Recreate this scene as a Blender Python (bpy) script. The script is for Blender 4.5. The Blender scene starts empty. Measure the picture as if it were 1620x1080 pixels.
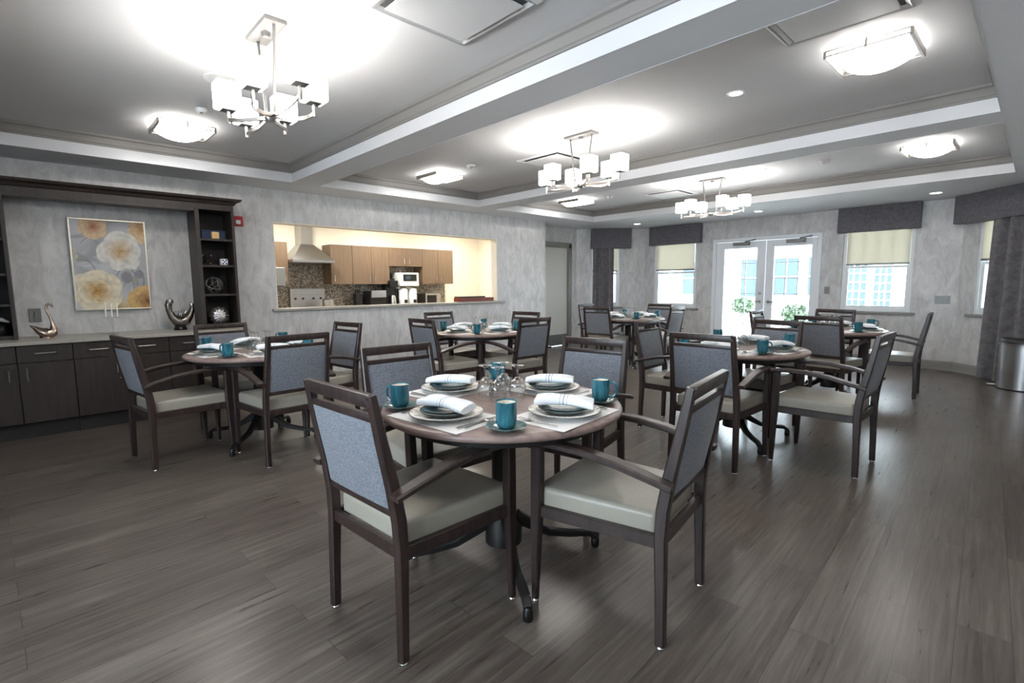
import bpy, bmesh, math, random
from mathutils import Vector, Matrix
random.seed(7)
sc = bpy.context.scene
COL = sc.collection
PI = math.pi
def R(a): return math.radians(a)
def lin(c):
    return tuple(((v/255.0)/12.92 if v/255.0 <= 0.04045 else (((v/255.0)+0.055)/1.055)**2.4) for v in c)

# ------------------------------------------------------------------ mesh builder
class MB:
    def __init__(s): s.bm = bmesh.new()
    def _add(s, b2, M=None):
        if M is not None: bmesh.ops.transform(b2, matrix=M, verts=b2.verts)
        me = bpy.data.meshes.new('tmp'); b2.to_mesh(me); b2.free(); s.bm.from_mesh(me); bpy.data.meshes.remove(me)
    def box(s, x0, x1, y0, y1, z0, z1, bev=0, seg=2, M=None):
        b = bmesh.new(); bmesh.ops.create_cube(b, size=1)
        for v in b.verts:
            v.co = Vector((x0+(v.co.x+.5)*(x1-x0), y0+(v.co.y+.5)*(y1-y0), z0+(v.co.z+.5)*(z1-z0)))
        if bev > 0: bmesh.ops.bevel(b, geom=list(b.edges), offset=bev, segments=seg, profile=.5, affect='EDGES')
        s._add(b, M); return s
    def hexa(s, p):
        vs = [s.bm.verts.new(q) for q in p]
        for f in ((3,2,1,0),(4,5,6,7),(0,1,5,4),(1,2,6,5),(2,3,7,6),(3,0,4,7)): s.bm.faces.new([vs[i] for i in f])
        return s
    def prism(s, poly, vec):
        vec = Vector(vec); a = [s.bm.verts.new(Vector(q)) for q in poly]; b = [s.bm.verts.new(Vector(q)+vec) for q in poly]
        n = len(poly); s.bm.faces.new(list(reversed(a))); s.bm.faces.new(b)
        for i in range(n): s.bm.faces.new((a[i], a[(i+1)%n], b[(i+1)%n], b[i]))
        return s
    def rings(s, rings, cap=True, closed=False):
        L = [[s.bm.verts.new(q) for q in r] for r in rings]; n = len(L[0])
        m = len(L) if closed else len(L)-1
        for i in range(m):
            A, B = L[i], L[(i+1)%len(L)]
            for k in range(n): s.bm.faces.new((A[k], A[(k+1)%n], B[(k+1)%n], B[k]))
        if cap and not closed:
            s.bm.faces.new(list(reversed(L[0]))); s.bm.faces.new(L[-1])
        return s
    def tube(s, pts, r, n=8, cap=True, closed=False, flat=1.0):
        P = [Vector(p) for p in pts]; N = len(P); rs = r if isinstance(r, (list, tuple)) else [r]*N
        out = []; ref = None
        for i in range(N):
            if closed: t = P[(i+1)%N]-P[i-1]
            else: t = P[min(i+1, N-1)]-P[max(i-1, 0)]
            t.normalize()
            if ref is None: ref = Vector((0,0,1)) if abs(t.z) < .9 else Vector((1,0,0))
            a = t.cross(ref); a.normalize(); b = a.cross(t); b.normalize(); ref = b
            out.append([P[i]+(a*math.cos(2*PI*k/n)+b*math.sin(2*PI*k/n)*flat)*rs[i] for k in range(n)])
        return s.rings(out, cap, closed)
    def bar(s, pts, w, d, side, ch=.004):
        # rectangular bar: w across 'side', d across tangent x side, chamfered
        P = [Vector(p) for p in pts]; N = len(P); side = Vector(side).normalized()
        ws = w if isinstance(w, (list, tuple)) else [w]*N; ds = d if isinstance(d, (list, tuple)) else [d]*N
        out = []
        for i in range(N):
            t = (P[min(i+1, N-1)]-P[max(i-1, 0)]).normalized()
            b = t.cross(side).normalized(); a = b.cross(t).normalized()
            hw, hd = ws[i]/2, ds[i]/2; c = min(ch, hw*.6, hd*.6)
            q = [(hw-c,hd),(-hw+c,hd),(-hw,hd-c),(-hw,-hd+c),(-hw+c,-hd),(hw-c,-hd),(hw,-hd+c),(hw,hd-c)]
            out.append([P[i]+a*u+b*v for u, v in q])
        return s.rings(out)
    def lathe(s, prof, n=32, c=(0,0,0), M=None, closed=False):
        b = bmesh.new(); L = []
        for r, z in prof:
            if r < 1e-6: L.append([b.verts.new((0,0,z))])
            else: L.append([b.verts.new((r*math.cos(2*PI*k/n), r*math.sin(2*PI*k/n), z)) for k in range(n)])
        m = len(L) if closed else len(L)-1
        for i in range(m):
            A, B = L[i], L[(i+1)%len(L)]
            for k in range(n):
                if len(A) == 1 and len(B) == 1: continue
                if len(A) == 1: b.faces.new((A[0], B[(k+1)%n], B[k]))
                elif len(B) == 1: b.faces.new((A[k], A[(k+1)%n], B[0]))
                else: b.faces.new((A[k], A[(k+1)%n], B[(k+1)%n], B[k]))
        s._add(b, Matrix.Translation(c) @ (M or Matrix())); return s
    def grid(s, fn, nu, nv):
        V = [[s.bm.verts.new(fn(i/nu, j/nv)) for j in range(nv+1)] for i in range(nu+1)]
        for i in range(nu):
            for j in range(nv): s.bm.faces.new((V[i][j], V[i+1][j], V[i+1][j+1], V[i][j+1]))
        return s
    def sheet(s, fn, nu, nv, th):
        # thin closed sheet: fn gives (point, normal)
        A = []; B = []
        for i in range(nu+1):
            ra = []; rb = []
            for j in range(nv+1):
                p, n = fn(i/nu, j/nv); p = Vector(p); n = Vector(n)
                ra.append(s.bm.verts.new(p+n*th/2)); rb.append(s.bm.verts.new(p-n*th/2))
            A.append(ra); B.append(rb)
        f = s.bm.faces.new
        for i in range(nu):
            for j in range(nv):
                f((A[i][j], A[i+1][j], A[i+1][j+1], A[i][j+1])); f((B[i][j+1], B[i+1][j+1], B[i+1][j], B[i][j]))
        for i in range(nu):
            f((B[i][0], B[i+1][0], A[i+1][0], A[i][0])); f((A[i][nv], A[i+1][nv], B[i+1][nv], B[i][nv]))
        for j in range(nv):
            f((A[0][j], A[0][j+1], B[0][j+1], B[0][j])); f((B[nu][j], B[nu][j+1], A[nu][j+1], A[nu][j]))
        return s
    def build(s, name, mat, parent=None, smooth=35, loc=None):
        bmesh.ops.recalc_face_normals(s.bm, faces=s.bm.faces)
        me = bpy.data.meshes.new(name); s.bm.to_mesh(me); s.bm.free()
        if smooth:
            me.polygons.foreach_set('use_smooth', [True]*len(me.polygons)); me.set_sharp_from_angle(angle=R(smooth))
        me.materials.append(mat)
        o = bpy.data.objects.new(name, me); COL.objects.link(o)
        if parent: o.parent = parent
        if loc: o.location = loc
        return o

def tag(o, label=None, cat=None, group=None, kind=None):
    if label: o['label'] = label
    if cat: o['category'] = cat
    if group: o['group'] = group
    if kind: o['kind'] = kind
    return o
def thing(name, label, cat, loc=(0,0,0), rz=0, group=None):
    o = bpy.data.objects.new(name, None); COL.objects.link(o); o.empty_display_size = .1
    o.location = loc; o.rotation_euler = (0,0,rz)
    return tag(o, label, cat, group)
def structure(o): o['kind'] = 'structure'; return o
def struct_empty(name):
    o = bpy.data.objects.new(name, None); COL.objects.link(o); o['kind'] = 'structure'; return o
def kids(o): return [c for c in bpy.data.objects if c.parent == o]
def copy_tree(o, parent=None):
    c = o.copy(); COL.objects.link(c); c.parent = parent
    for ch in TREE.get(o.name, []): copy_tree(ch, c)
    return c
TREE = {}
def remember(o):
    for c in kids(o):
        TREE.setdefault(o.name, []).append(c); remember(c)
def dup(o, loc, rz, label, group=None, name=None):
    c = copy_tree(o); c.location = loc; c.rotation_euler = (0,0,rz); c['label'] = label
    if group: c['group'] = group
    return c

# ------------------------------------------------------------------ materials
def nodes(m):
    m.use_nodes = True; nt = m.node_tree; nt.nodes.clear()
    out = nt.nodes.new('ShaderNodeOutputMaterial'); b = nt.nodes.new('ShaderNodeBsdfPrincipled')
    nt.links.new(b.outputs[0], out.inputs[0]); return nt, b, out
def mat(name, col, rough=.5, metal=0, spec=.5, trans=0, ior=1.45, emit=None, es=0, coat=0, noise=0, nscale=40, bump=0, sheen=0):
    m = bpy.data.materials.new(name); nt, b, out = nodes(m); c = lin(col)
    b.inputs['Base Color'].default_value = (*c, 1); b.inputs['Roughness'].default_value = rough
    b.inputs['Metallic'].default_value = metal; b.inputs['Specular IOR Level'].default_value = spec
    b.inputs['Transmission Weight'].default_value = trans; b.inputs['IOR'].default_value = ior
    b.inputs['Coat Weight'].default_value = coat; b.inputs['Sheen Weight'].default_value = sheen
    if emit: b.inputs['Emission Color'].default_value = (*lin(emit), 1); b.inputs['Emission Strength'].default_value = es
    if noise or bump:
        tc = nt.nodes.new('ShaderNodeTexCoord'); nz = nt.nodes.new('ShaderNodeTexNoise'); nz.inputs['Scale'].default_value = nscale
        nz.inputs['Detail'].default_value = 6; nt.links.new(tc.outputs['Object'], nz.inputs['Vector'])
        if noise:
            mx = nt.nodes.new('ShaderNodeMix'); mx.data_type = 'RGBA'
            mx.inputs[6].default_value = (*[v*(1-noise) for v in c], 1); mx.inputs[7].default_value = (*[min(1, v*(1+noise)) for v in c], 1)
            nt.links.new(nz.outputs['Fac'], mx.inputs[0]); nt.links.new(mx.outputs[2], b.inputs['Base Color'])
        if bump:
            bp = nt.nodes.new('ShaderNodeBump'); bp.inputs['Strength'].default_value = bump; bp.inputs['Distance'].default_value = .002
            nt.links.new(nz.outputs['Fac'], bp.inputs['Height']); nt.links.new(bp.outputs[0], b.inputs['Normal'])
    return m
def ramp(nt, fac, stops):
    r = nt.nodes.new('ShaderNodeValToRGB'); e = r.color_ramp.elements
    while len(e) < len(stops): e.new(.5)
    for i, (p, c) in enumerate(stops): e[i].position = p; e[i].color = (*lin(c), 1)
    nt.links.new(fac, r.inputs[0]); return r
def math_node(nt, op, a, b=None, c=None):
    n = nt.nodes.new('ShaderNodeMath'); n.operation = op
    for i, v in enumerate((a, b, c)):
        if v is None: continue
        if isinstance(v, (int, float)): n.inputs[i].default_value = v
        else: nt.links.new(v, n.inputs[i])
    return n.outputs[0]

def wallpaper_mat():
    m = bpy.data.materials.new('wallpaper'); nt, b, out = nodes(m)
    tc = nt.nodes.new('ShaderNodeTexCoord')
    mp = nt.nodes.new('ShaderNodeMapping'); mp.inputs['Scale'].default_value = (2.6, 2.6, 1.1)
    nt.links.new(tc.outputs['Object'], mp.inputs['Vector'])
    n1 = nt.nodes.new('ShaderNodeTexNoise'); n1.inputs['Scale'].default_value = 3.4; n1.inputs['Detail'].default_value = 9
    n1.inputs['Roughness'].default_value = .68; n1.inputs['Distortion'].default_value = .95
    nt.links.new(mp.outputs[0], n1.inputs['Vector'])
    r = ramp(nt, n1.outputs['Fac'], [(.30, (172,171,170)), (.5, (194,194,195)), (.70, (214,213,211))])
    nt.links.new(r.outputs[0], b.inputs['Base Color'])
    rr = nt.nodes.new('ShaderNodeMapRange'); rr.inputs['To Min'].default_value = .6; rr.inputs['To Max'].default_value = .4
    nt.links.new(n1.outputs['Fac'], rr.inputs['Value']); nt.links.new(rr.outputs[0], b.inputs['Roughness'])
    bp = nt.nodes.new('ShaderNodeBump'); bp.inputs['Strength'].default_value = .15; bp.inputs['Distance'].default_value = .004
    nt.links.new(n1.outputs['Fac'], bp.inputs['Height']); nt.links.new(bp.outputs[0], b.inputs['Normal'])
    return m
def floor_mat():
    m = bpy.data.materials.new('plank_floor'); nt, b, out = nodes(m)
    tc = nt.nodes.new('ShaderNodeTexCoord'); mp = nt.nodes.new('ShaderNodeMapping'); mp.inputs['Rotation'].default_value = (0,0,R(-93))
    nt.links.new(tc.outputs['Object'], mp.inputs['Vector'])
    br = nt.nodes.new('ShaderNodeTexBrick'); br.offset = .37; br.inputs['Scale'].default_value = 1
    br.inputs['Mortar Size'].default_value = .0013; br.inputs['Brick Width'].default_value = 1.2; br.inputs['Row Height'].default_value = .15
    br.inputs['Color1'].default_value = (0,0,0,1); br.inputs['Color2'].default_value = (1,1,1,1); br.inputs['Bias'].default_value = 0
    nt.links.new(mp.outputs[0], br.inputs['Vector'])
    # stretched grain, shifted per plank
    sep = nt.nodes.new('ShaderNodeSeparateXYZ'); nt.links.new(mp.outputs[0], sep.inputs[0])
    off = math_node(nt, 'MULTIPLY', br.outputs['Color'], 37.0)
    cb = nt.nodes.new('ShaderNodeCombineXYZ')
    nt.links.new(math_node(nt, 'MULTIPLY', sep.outputs[0], .7), cb.inputs[0]); nt.links.new(math_node(nt, 'MULTIPLY', sep.outputs[1], 15), cb.inputs[1]); nt.links.new(off, cb.inputs[2])
    g = nt.nodes.new('ShaderNodeTexNoise'); g.inputs['Scale'].default_value = 3.2; g.inputs['Detail'].default_value = 10; g.inputs['Roughness'].default_value = .65; g.inputs['Distortion'].default_value = .5
    nt.links.new(cb.outputs[0], g.inputs['Vector'])
    cb2 = nt.nodes.new('ShaderNodeCombineXYZ')
    nt.links.new(math_node(nt, 'MULTIPLY', sep.outputs[0], 1.3), cb2.inputs[0]); nt.links.new(math_node(nt, 'MULTIPLY', sep.outputs[1], 5), cb2.inputs[1]); nt.links.new(off, cb2.inputs[2])
    g2 = nt.nodes.new('ShaderNodeTexNoise'); g2.inputs['Scale'].default_value = 1.6; g2.inputs['Detail'].default_value = 4
    nt.links.new(cb2.outputs[0], g2.inputs['Vector'])
    f = math_node(nt, 'ADD', math_node(nt, 'MULTIPLY', g.outputs['Fac'], .62), math_node(nt, 'MULTIPLY', g2.outputs['Fac'], .28))
    f = math_node(nt, 'ADD', f, math_node(nt, 'MULTIPLY', br.outputs['Color'], .09))
    r = ramp(nt, f, [(.30, (62,54,49)), (.42, (81,72,66)), (.52, (95,87,80)), (.64, (114,105,97))])
    mx = nt.nodes.new('ShaderNodeMix'); mx.data_type = 'RGBA'; mx.inputs[7].default_value = (*lin((58,53,50)), 1)
    nt.links.new(br.outputs['Fac'], mx.inputs[0]); nt.links.new(r.outputs[0], mx.inputs[6]); nt.links.new(mx.outputs[2], b.inputs['Base Color'])
    rr = nt.nodes.new('ShaderNodeMapRange'); rr.inputs['To Min'].default_value = .24; rr.inputs['To Max'].default_value = .34
    nt.links.new(g.outputs['Fac'], rr.inputs['Value']); nt.links.new(rr.outputs[0], b.inputs['Roughness'])
    b.inputs['Specular IOR Level'].default_value = .5
    bp = nt.nodes.new('ShaderNodeBump'); bp.inputs['Strength'].default_value = .25; bp.inputs['Distance'].default_value = .0015
    h = math_node(nt, 'SUBTRACT', math_node(nt, 'MULTIPLY', g.outputs['Fac'], .35), br.outputs['Fac'])
    nt.links.new(h, bp.inputs['Height']); nt.links.new(bp.outputs[0], b.inputs['Normal'])
    return m
def wood_mat(name, dark, light, rough=.42, axis=2):
    m = bpy.data.materials.new(name); nt, b, out = nodes(m)
    tc = nt.nodes.new('ShaderNodeTexCoord'); mp = nt.nodes.new('ShaderNodeMapping'); s = [14, 14, 14]; s[axis] = 1.2
    mp.inputs['Scale'].default_value = s; nt.links.new(tc.outputs['Object'], mp.inputs['Vector'])
    n = nt.nodes.new('ShaderNodeTexNoise'); n.inputs['Scale'].default_value = 2.5; n.inputs['Detail'].default_value = 8; nt.links.new(mp.outputs[0], n.inputs['Vector'])
    r = ramp(nt, n.outputs['Fac'], [(.35, dark), (.68, light)]); nt.links.new(r.outputs[0], b.inputs['Base Color']); b.inputs['Roughness'].default_value = rough
    return m
def fabric_mat(name, dark, light, scale=(60,60,14), rough=.9, sheen=.2):
    m = bpy.data.materials.new(name); nt, b, out = nodes(m)
    tc = nt.nodes.new('ShaderNodeTexCoord'); mp = nt.nodes.new('ShaderNodeMapping'); mp.inputs['Scale'].default_value = scale
    nt.links.new(tc.outputs['Object'], mp.inputs['Vector'])
    n = nt.nodes.new('ShaderNodeTexNoise'); n.inputs['Scale'].default_value = 3; n.inputs['Detail'].default_value = 5; n.inputs['Distortion'].default_value = .8
    nt.links.new(mp.outputs[0], n.inputs['Vector'])
    r = ramp(nt, n.outputs['Fac'], [(.38, dark), (.62, light)]); nt.links.new(r.outputs[0], b.inputs['Base Color'])
    b.inputs['Roughness'].default_value = rough; b.inputs['Sheen Weight'].default_value = sheen
    bp = nt.nodes.new('ShaderNodeBump'); bp.inputs['Strength'].default_value = .35; bp.inputs['Distance'].default_value = .002
    nt.links.new(n.outputs['Fac'], bp.inputs['Height']); nt.links.new(bp.outputs[0], b.inputs['Normal'])
    return m
def emit_mat(name, col, s):
    m = bpy.data.materials.new(name); m.use_nodes = True; nt = m.node_tree; nt.nodes.clear()
    out = nt.nodes.new('ShaderNodeOutputMaterial'); e = nt.nodes.new('ShaderNodeEmission'); e.inputs[0].default_value = (*lin(col), 1); e.inputs[1].default_value = s
    nt.links.new(e.outputs[0], out.inputs[0]); return m
def glass_mat(name, col=(250,252,252), k=.8):
    # clear pane: mostly transparent with a glossy sheen
    m = bpy.data.materials.new(name); m.use_nodes = True; nt = m.node_tree; nt.nodes.clear()
    out = nt.nodes.new('ShaderNodeOutputMaterial'); t = nt.nodes.new('ShaderNodeBsdfTransparent'); g = nt.nodes.new('ShaderNodeBsdfGlossy')
    t.inputs[0].default_value = (*lin(col), 1); g.inputs['Roughness'].default_value = .02
    fr = nt.nodes.new('ShaderNodeFresnel'); fr.inputs[0].default_value = 1.45; mx = nt.nodes.new('ShaderNodeMixShader')
    nt.links.new(math_node(nt, 'MULTIPLY', fr.outputs[0], k), mx.inputs[0]); nt.links.new(t.outputs[0], mx.inputs[1]); nt.links.new(g.outputs[0], mx.inputs[2]); nt.links.new(mx.outputs[0], out.inputs[0])
    return m
def goblet_mat(name):
    m = bpy.data.materials.new(name); m.use_nodes = True; nt = m.node_tree; nt.nodes.clear()
    out = nt.nodes.new('ShaderNodeOutputMaterial'); t = nt.nodes.new('ShaderNodeBsdfTransparent'); g = nt.nodes.new('ShaderNodeBsdfGlossy')
    t.inputs[0].default_value = (*lin((248,249,249)), 1); g.inputs['Roughness'].default_value = .04
    lw = nt.nodes.new('ShaderNodeLayerWeight'); lw.inputs[0].default_value = .35; mx = nt.nodes.new('ShaderNodeMixShader')
    nt.links.new(math_node(nt, 'ADD', math_node(nt, 'MULTIPLY', math_node(nt, 'POWER', lw.outputs['Facing'], 1.6), .75), .06), mx.inputs[0])
    nt.links.new(t.outputs[0], mx.inputs[1]); nt.links.new(g.outputs[0], mx.inputs[2]); nt.links.new(mx.outputs[0], out.inputs[0]); return m
def blind_mat():
    m = bpy.data.materials.new('roller_shade_cloth'); m.use_nodes = True; nt = m.node_tree; nt.nodes.clear()
    out = nt.nodes.new('ShaderNodeOutputMaterial'); d = nt.nodes.new('ShaderNodeBsdfDiffuse'); t = nt.nodes.new('ShaderNodeBsdfTranslucent'); tr = nt.nodes.new('ShaderNodeBsdfTransparent')
    d.inputs[0].default_value = (*lin((216,213,202)), 1); t.inputs[0].default_value = (*lin((196,190,176)), 1); tr.inputs[0].default_value = (*lin((230,228,214)), 1)
    a = nt.nodes.new('ShaderNodeMixShader'); a.inputs[0].default_value = .36; c = nt.nodes.new('ShaderNodeMixShader'); c.inputs[0].default_value = .11
    nt.links.new(d.outputs[0], a.inputs[1]); nt.links.new(t.outputs[0], a.inputs[2]); nt.links.new(a.outputs[0], c.inputs[1]); nt.links.new(tr.outputs[0], c.inputs[2]); nt.links.new(c.outputs[0], out.inputs[0])
    return m
def mosaic_mat():
    m = bpy.data.materials.new('mosaic_tile'); nt, b, out = nodes(m)
    tc = nt.nodes.new('ShaderNodeTexCoord'); v = nt.nodes.new('ShaderNodeTexVoronoi'); v.inputs['Scale'].default_value = 52; v.distance = 'CHEBYCHEV'; v.inputs['Randomness'].default_value = .25
    nt.links.new(tc.outputs['Object'], v.inputs['Vector'])
    sp = nt.nodes.new('ShaderNodeSeparateColor'); nt.links.new(v.outputs['Color'], sp.inputs[0])
    r = ramp(nt, sp.outputs[0], [(.0, (84,76,68)), (.35, (118,110,100)), (.65, (144,136,124)), (1, (178,170,158))])
    nt.links.new(r.outputs[0], b.inputs['Base Color']); b.inputs['Roughness'].default_value = .2
    return m
def napkin_mat():
    m = bpy.data.materials.new('napkin_cloth'); nt, b, out = nodes(m)
    tc = nt.nodes.new('ShaderNodeTexCoord'); sp = nt.nodes.new('ShaderNodeSeparateXYZ'); nt.links.new(tc.outputs['Object'], sp.inputs[0])
    x = sp.outputs[0]; tot = None
    for c, w in ((-.014, .0010), (0, .0022), (.014, .0010)):
        l = math_node(nt, 'LESS_THAN', math_node(nt, 'ABSOLUTE', math_node(nt, 'SUBTRACT', x, c)), w)
        tot = l if tot is None else math_node(nt, 'MAXIMUM', tot, l)
    mx = nt.nodes.new('ShaderNodeMix'); mx.data_type = 'RGBA'; mx.inputs[6].default_value = (*lin((238,240,244)), 1); mx.inputs[7].default_value = (*lin((128,140,158)), 1)
    nt.links.new(math_node(nt, 'MULTIPLY', tot, .85), mx.inputs[0]); nt.links.new(mx.outputs[2], b.inputs['Base Color']); b.inputs['Roughness'].default_value = .9
    n = nt.nodes.new('ShaderNodeTexNoise'); n.inputs['Scale'].default_value = 60; nt.links.new(tc.outputs['Object'], n.inputs['Vector'])
    bp = nt.nodes.new('ShaderNodeBump'); bp.inputs['Strength'].default_value = .3; bp.inputs['Distance'].default_value = .002; nt.links.new(n.outputs['Fac'], bp.inputs['Height']); nt.links.new(bp.outputs[0], b.inputs['Normal'])
    return m
def charger_mat():
    m = bpy.data.materials.new('patterned_china'); nt, b, out = nodes(m)
    tc = nt.nodes.new('ShaderNodeTexCoord'); sp = nt.nodes.new('ShaderNodeSeparateXYZ'); nt.links.new(tc.outputs['Object'], sp.inputs[0])
    r2 = math_node(nt, 'SQRT', math_node(nt, 'ADD', math_node(nt, 'POWER', sp.outputs[0], 2), math_node(nt, 'POWER', sp.outputs[1], 2)))
    n = nt.nodes.new('ShaderNodeTexNoise'); n.inputs['Scale'].default_value = 22; n.inputs['Detail'].default_value = 5; n.inputs['Distortion'].default_value = 2; nt.links.new(tc.outputs['Object'], n.inputs['Vector'])
    rim = math_node(nt, 'GREATER_THAN', r2, .105)
    pat = math_node(nt, 'MULTIPLY', rim, math_node(nt, 'GREATER_THAN', n.outputs['Fac'], .54))
    mx = nt.nodes.new('ShaderNodeMix'); mx.data_type = 'RGBA'; mx.inputs[6].default_value = (*lin((240,238,232)), 1); mx.inputs[7].default_value = (*lin((172,160,148)), 1)
    nt.links.new(math_node(nt, 'MULTIPLY', pat, .8), mx.inputs[0])
    edge = math_node(nt, 'GREATER_THAN', r2, .1445)
    m2 = nt.nodes.new('ShaderNodeMix'); m2.data_type = 'RGBA'; m2.inputs[7].default_value = (*lin((74,84,88)), 1)
    nt.links.new(edge, m2.inputs[0]); nt.links.new(mx.outputs[2], m2.inputs[6]); nt.links.new(m2.outputs[2], b.inputs['Base Color']); b.inputs['Roughness'].default_value = .3
    return m
def glaze_mat(name, c1, c2, rough=.12):
    m = bpy.data.materials.new(name); nt, b, out = nodes(m)
    tc = nt.nodes.new('ShaderNodeTexCoord'); mp = nt.nodes.new('ShaderNodeMapping'); mp.inputs['Scale'].default_value = (60, 60, 10); nt.links.new(tc.outputs['Object'], mp.inputs['Vector'])
    n = nt.nodes.new('ShaderNodeTexNoise'); n.inputs['Scale'].default_value = 1; n.inputs['Detail'].default_value = 3; nt.links.new(mp.outputs[0], n.inputs['Vector'])
    r = ramp(nt, n.outputs['Fac'], [(.35, c1), (.65, c2)]); nt.links.new(r.outputs[0], b.inputs['Base Color']); b.inputs['Roughness'].default_value = rough
    return m
def attr_mat(name):
    m = bpy.data.materials.new(name); nt, b, out = nodes(m); a = nt.nodes.new('ShaderNodeVertexColor'); a.layer_name = 'Col'
    nt.links.new(a.outputs[0], b.inputs['Base Color']); b.inputs['Roughness'].default_value = .6; return m

M = {}
M['wall'] = wallpaper_mat(); M['floor'] = floor_mat()
M['ceil'] = mat('ceiling_paint', (204,204,205), .85, noise=.02, nscale=3)
M['soffit'] = mat('soffit_paint', (222,223,225), .8, noise=.02, nscale=3)
M['band'] = mat('white_band_paint', (208,209,212), .6)
M['crown'] = mat('crown_paint', (128,125,122), .6)
M['trim'] = mat('grey_trim_paint', (140,138,134), .5)
M['white_trim'] = mat('white_trim_paint', (222,226,228), .4)
M['door_white'] = mat('french_door_paint', (226,231,236), .4)
M['door_grey'] = mat('grey_door_paint', (196,196,190), .5)
M['jamb'] = mat('door_frame_paint', (124,124,118), .5)
M['kick'] = mat('kick_plate_grey', (96,98,96), .5)
M['chair_wood'] = wood_mat('espresso_wood', (36,26,24), (56,43,40), .38)
M['table_wood'] = wood_mat('table_edge_wood', (120,101,95), (144,124,117), .36, axis=0)
M['black_metal'] = mat('black_base_metal', (24,22,22), .45, noise=.1)
M['vinyl'] = mat('taupe_vinyl', (150,145,134), .36, noise=.05, nscale=30, bump=.06)
M['chair_fabric'] = fabric_mat('slate_weave', (94,98,106), (120,124,132), (30,30,60))
M['chrome'] = mat('chrome', (215,215,215), .15, 1)
M['nickel'] = mat('brushed_nickel', (176,170,164), .3, 1)
M['satin'] = mat('satin_grey_metal', (92,90,88), .5, .25)
M['steel'] = mat('stainless_steel', (176,176,176), .3, 1, noise=.05)
M['cab'] = wood_mat('dark_cabinet', (40,33,30), (54,45,41), .45)
M['cab_in'] = mat('cabinet_inside', (46,42,41), .6)
M['counter'] = mat('grey_countertop', (166,162,154), .3, noise=.12, nscale=60)
M['kcab'] = wood_mat('tan_cabinet', (98,80,63), (108,89,70), .4)
M['kwall'] = mat('kitchen_paint', (226,218,202), .7)
M['mosaic'] = mosaic_mat()
M['valance'] = fabric_mat('valance_fabric', (88,86,91), (102,100,106), (9,9,9), .9, .1)
M['curtain'] = fabric_mat('curtain_fabric', (94,91,93), (112,109,111), (5,5,5), .85, .2)
M['shade_cloth'] = blind_mat(); M['pane'] = glass_mat('window_glass')
M['goblet'] = goblet_mat('clear_glass')
M['mug'] = glaze_mat('teal_glaze', (30,82,98), (58,118,130)); M['saucer'] = glaze_mat('pale_teal_glaze', (62,96,98), (96,128,126))
M['cream'] = mat('cream_glaze', (232,226,210), .15)
M['plate_dark'] = glaze_mat('grey_brown_glaze', (84,92,92), (116,122,118), .3); M['plate_teal'] = glaze_mat('dusky_teal_glaze', (46,88,100), (78,122,128), .3)
M['charger'] = charger_mat(); M['napkin'] = napkin_mat(); M['mat'] = mat('paper_mat', (232,230,228), .85, noise=.04, nscale=25)
M['silver'] = mat('cutlery_steel', (200,200,200), .18, 1)
M['lampglass'] = emit_mat('lit_opal_glass', (255,250,244), 16)
M['bowlglass'] = emit_mat('lit_bowl_glass', (255,249,242), 13)
M['downlight'] = emit_mat('lit_lens', (255,246,235), 8)
M['white_plastic'] = mat('white_plastic', (224,224,222), .4); M['grey_plate'] = mat('grey_plate', (118,120,118), .4, .5)
M['black'] = mat('black_plastic', (16,16,17), .35); M['red'] = mat('alarm_red', (168,28,30), .4)
M['bronze'] = mat('bronze', (172,154,140), .24, 1, noise=.15, nscale=20); M['pewter'] = mat('pewter', (120,114,108), .25, 1, noise=.3, nscale=30, bump=.3)
M['blue'] = mat('navy_box', (20,44,78), .5); M['pine'] = mat('pale_wood', (206,170,116), .6, noise=.08)
M['dice'] = mat('dice_white', (232,234,240), .3); M['pip'] = mat('dice_pip', (40,52,92), .4)
M['wire'] = mat('dull_wire', (124,122,120), .35, 1); M['orb'] = mat('pearl_silver', (190,188,190), .22, .85)
M['candle'] = mat('white_wax', (240,236,226), .5, emit=(255,250,240), es=0)
M['tray'] = mat('red_brown_lacquer', (112,48,26), .35, noise=.1); M['traytop'] = mat('dark_tray_top', (30,24,20), .4)
M['ext_wall'] = mat('outside_siding', (236,236,234), .8); M['ext_glass'] = mat('outside_window', (58,70,80), .5, spec=.2)
M['ext_frame'] = mat('outside_frame', (244,244,244), .6); M['ext_ground'] = mat('outside_paving', (198,196,190), .9, noise=.05, nscale=4)
M['leaf'] = mat('shrub_leaf', (62,78,56), .7, noise=.3, nscale=6)
M['glassball'] = mat('smoked_glass', (150,154,160), .05, trans=.6)
M['art'] = attr_mat('floral_painting'); M['gilt'] = mat('pale_gilt', (216,212,194), .3, .6)
M['vent'] = mat('vent_white', (214,214,214), .6); M['dark'] = mat('dark_gap', (84,84,84), .9)

# ------------------------------------------------------------------ constants
XL, XR, YF, YB, ZS, ZC = -6.43, .28, 9.45, -2.6, 2.43, 2.62
XD = -6.87                                    # wall with the grey door
TRAYS = ((-.24, 2.205), (2.51, 4.91), (5.255, 7.70)); TX0, TX1 = -5.87, -.28

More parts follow.
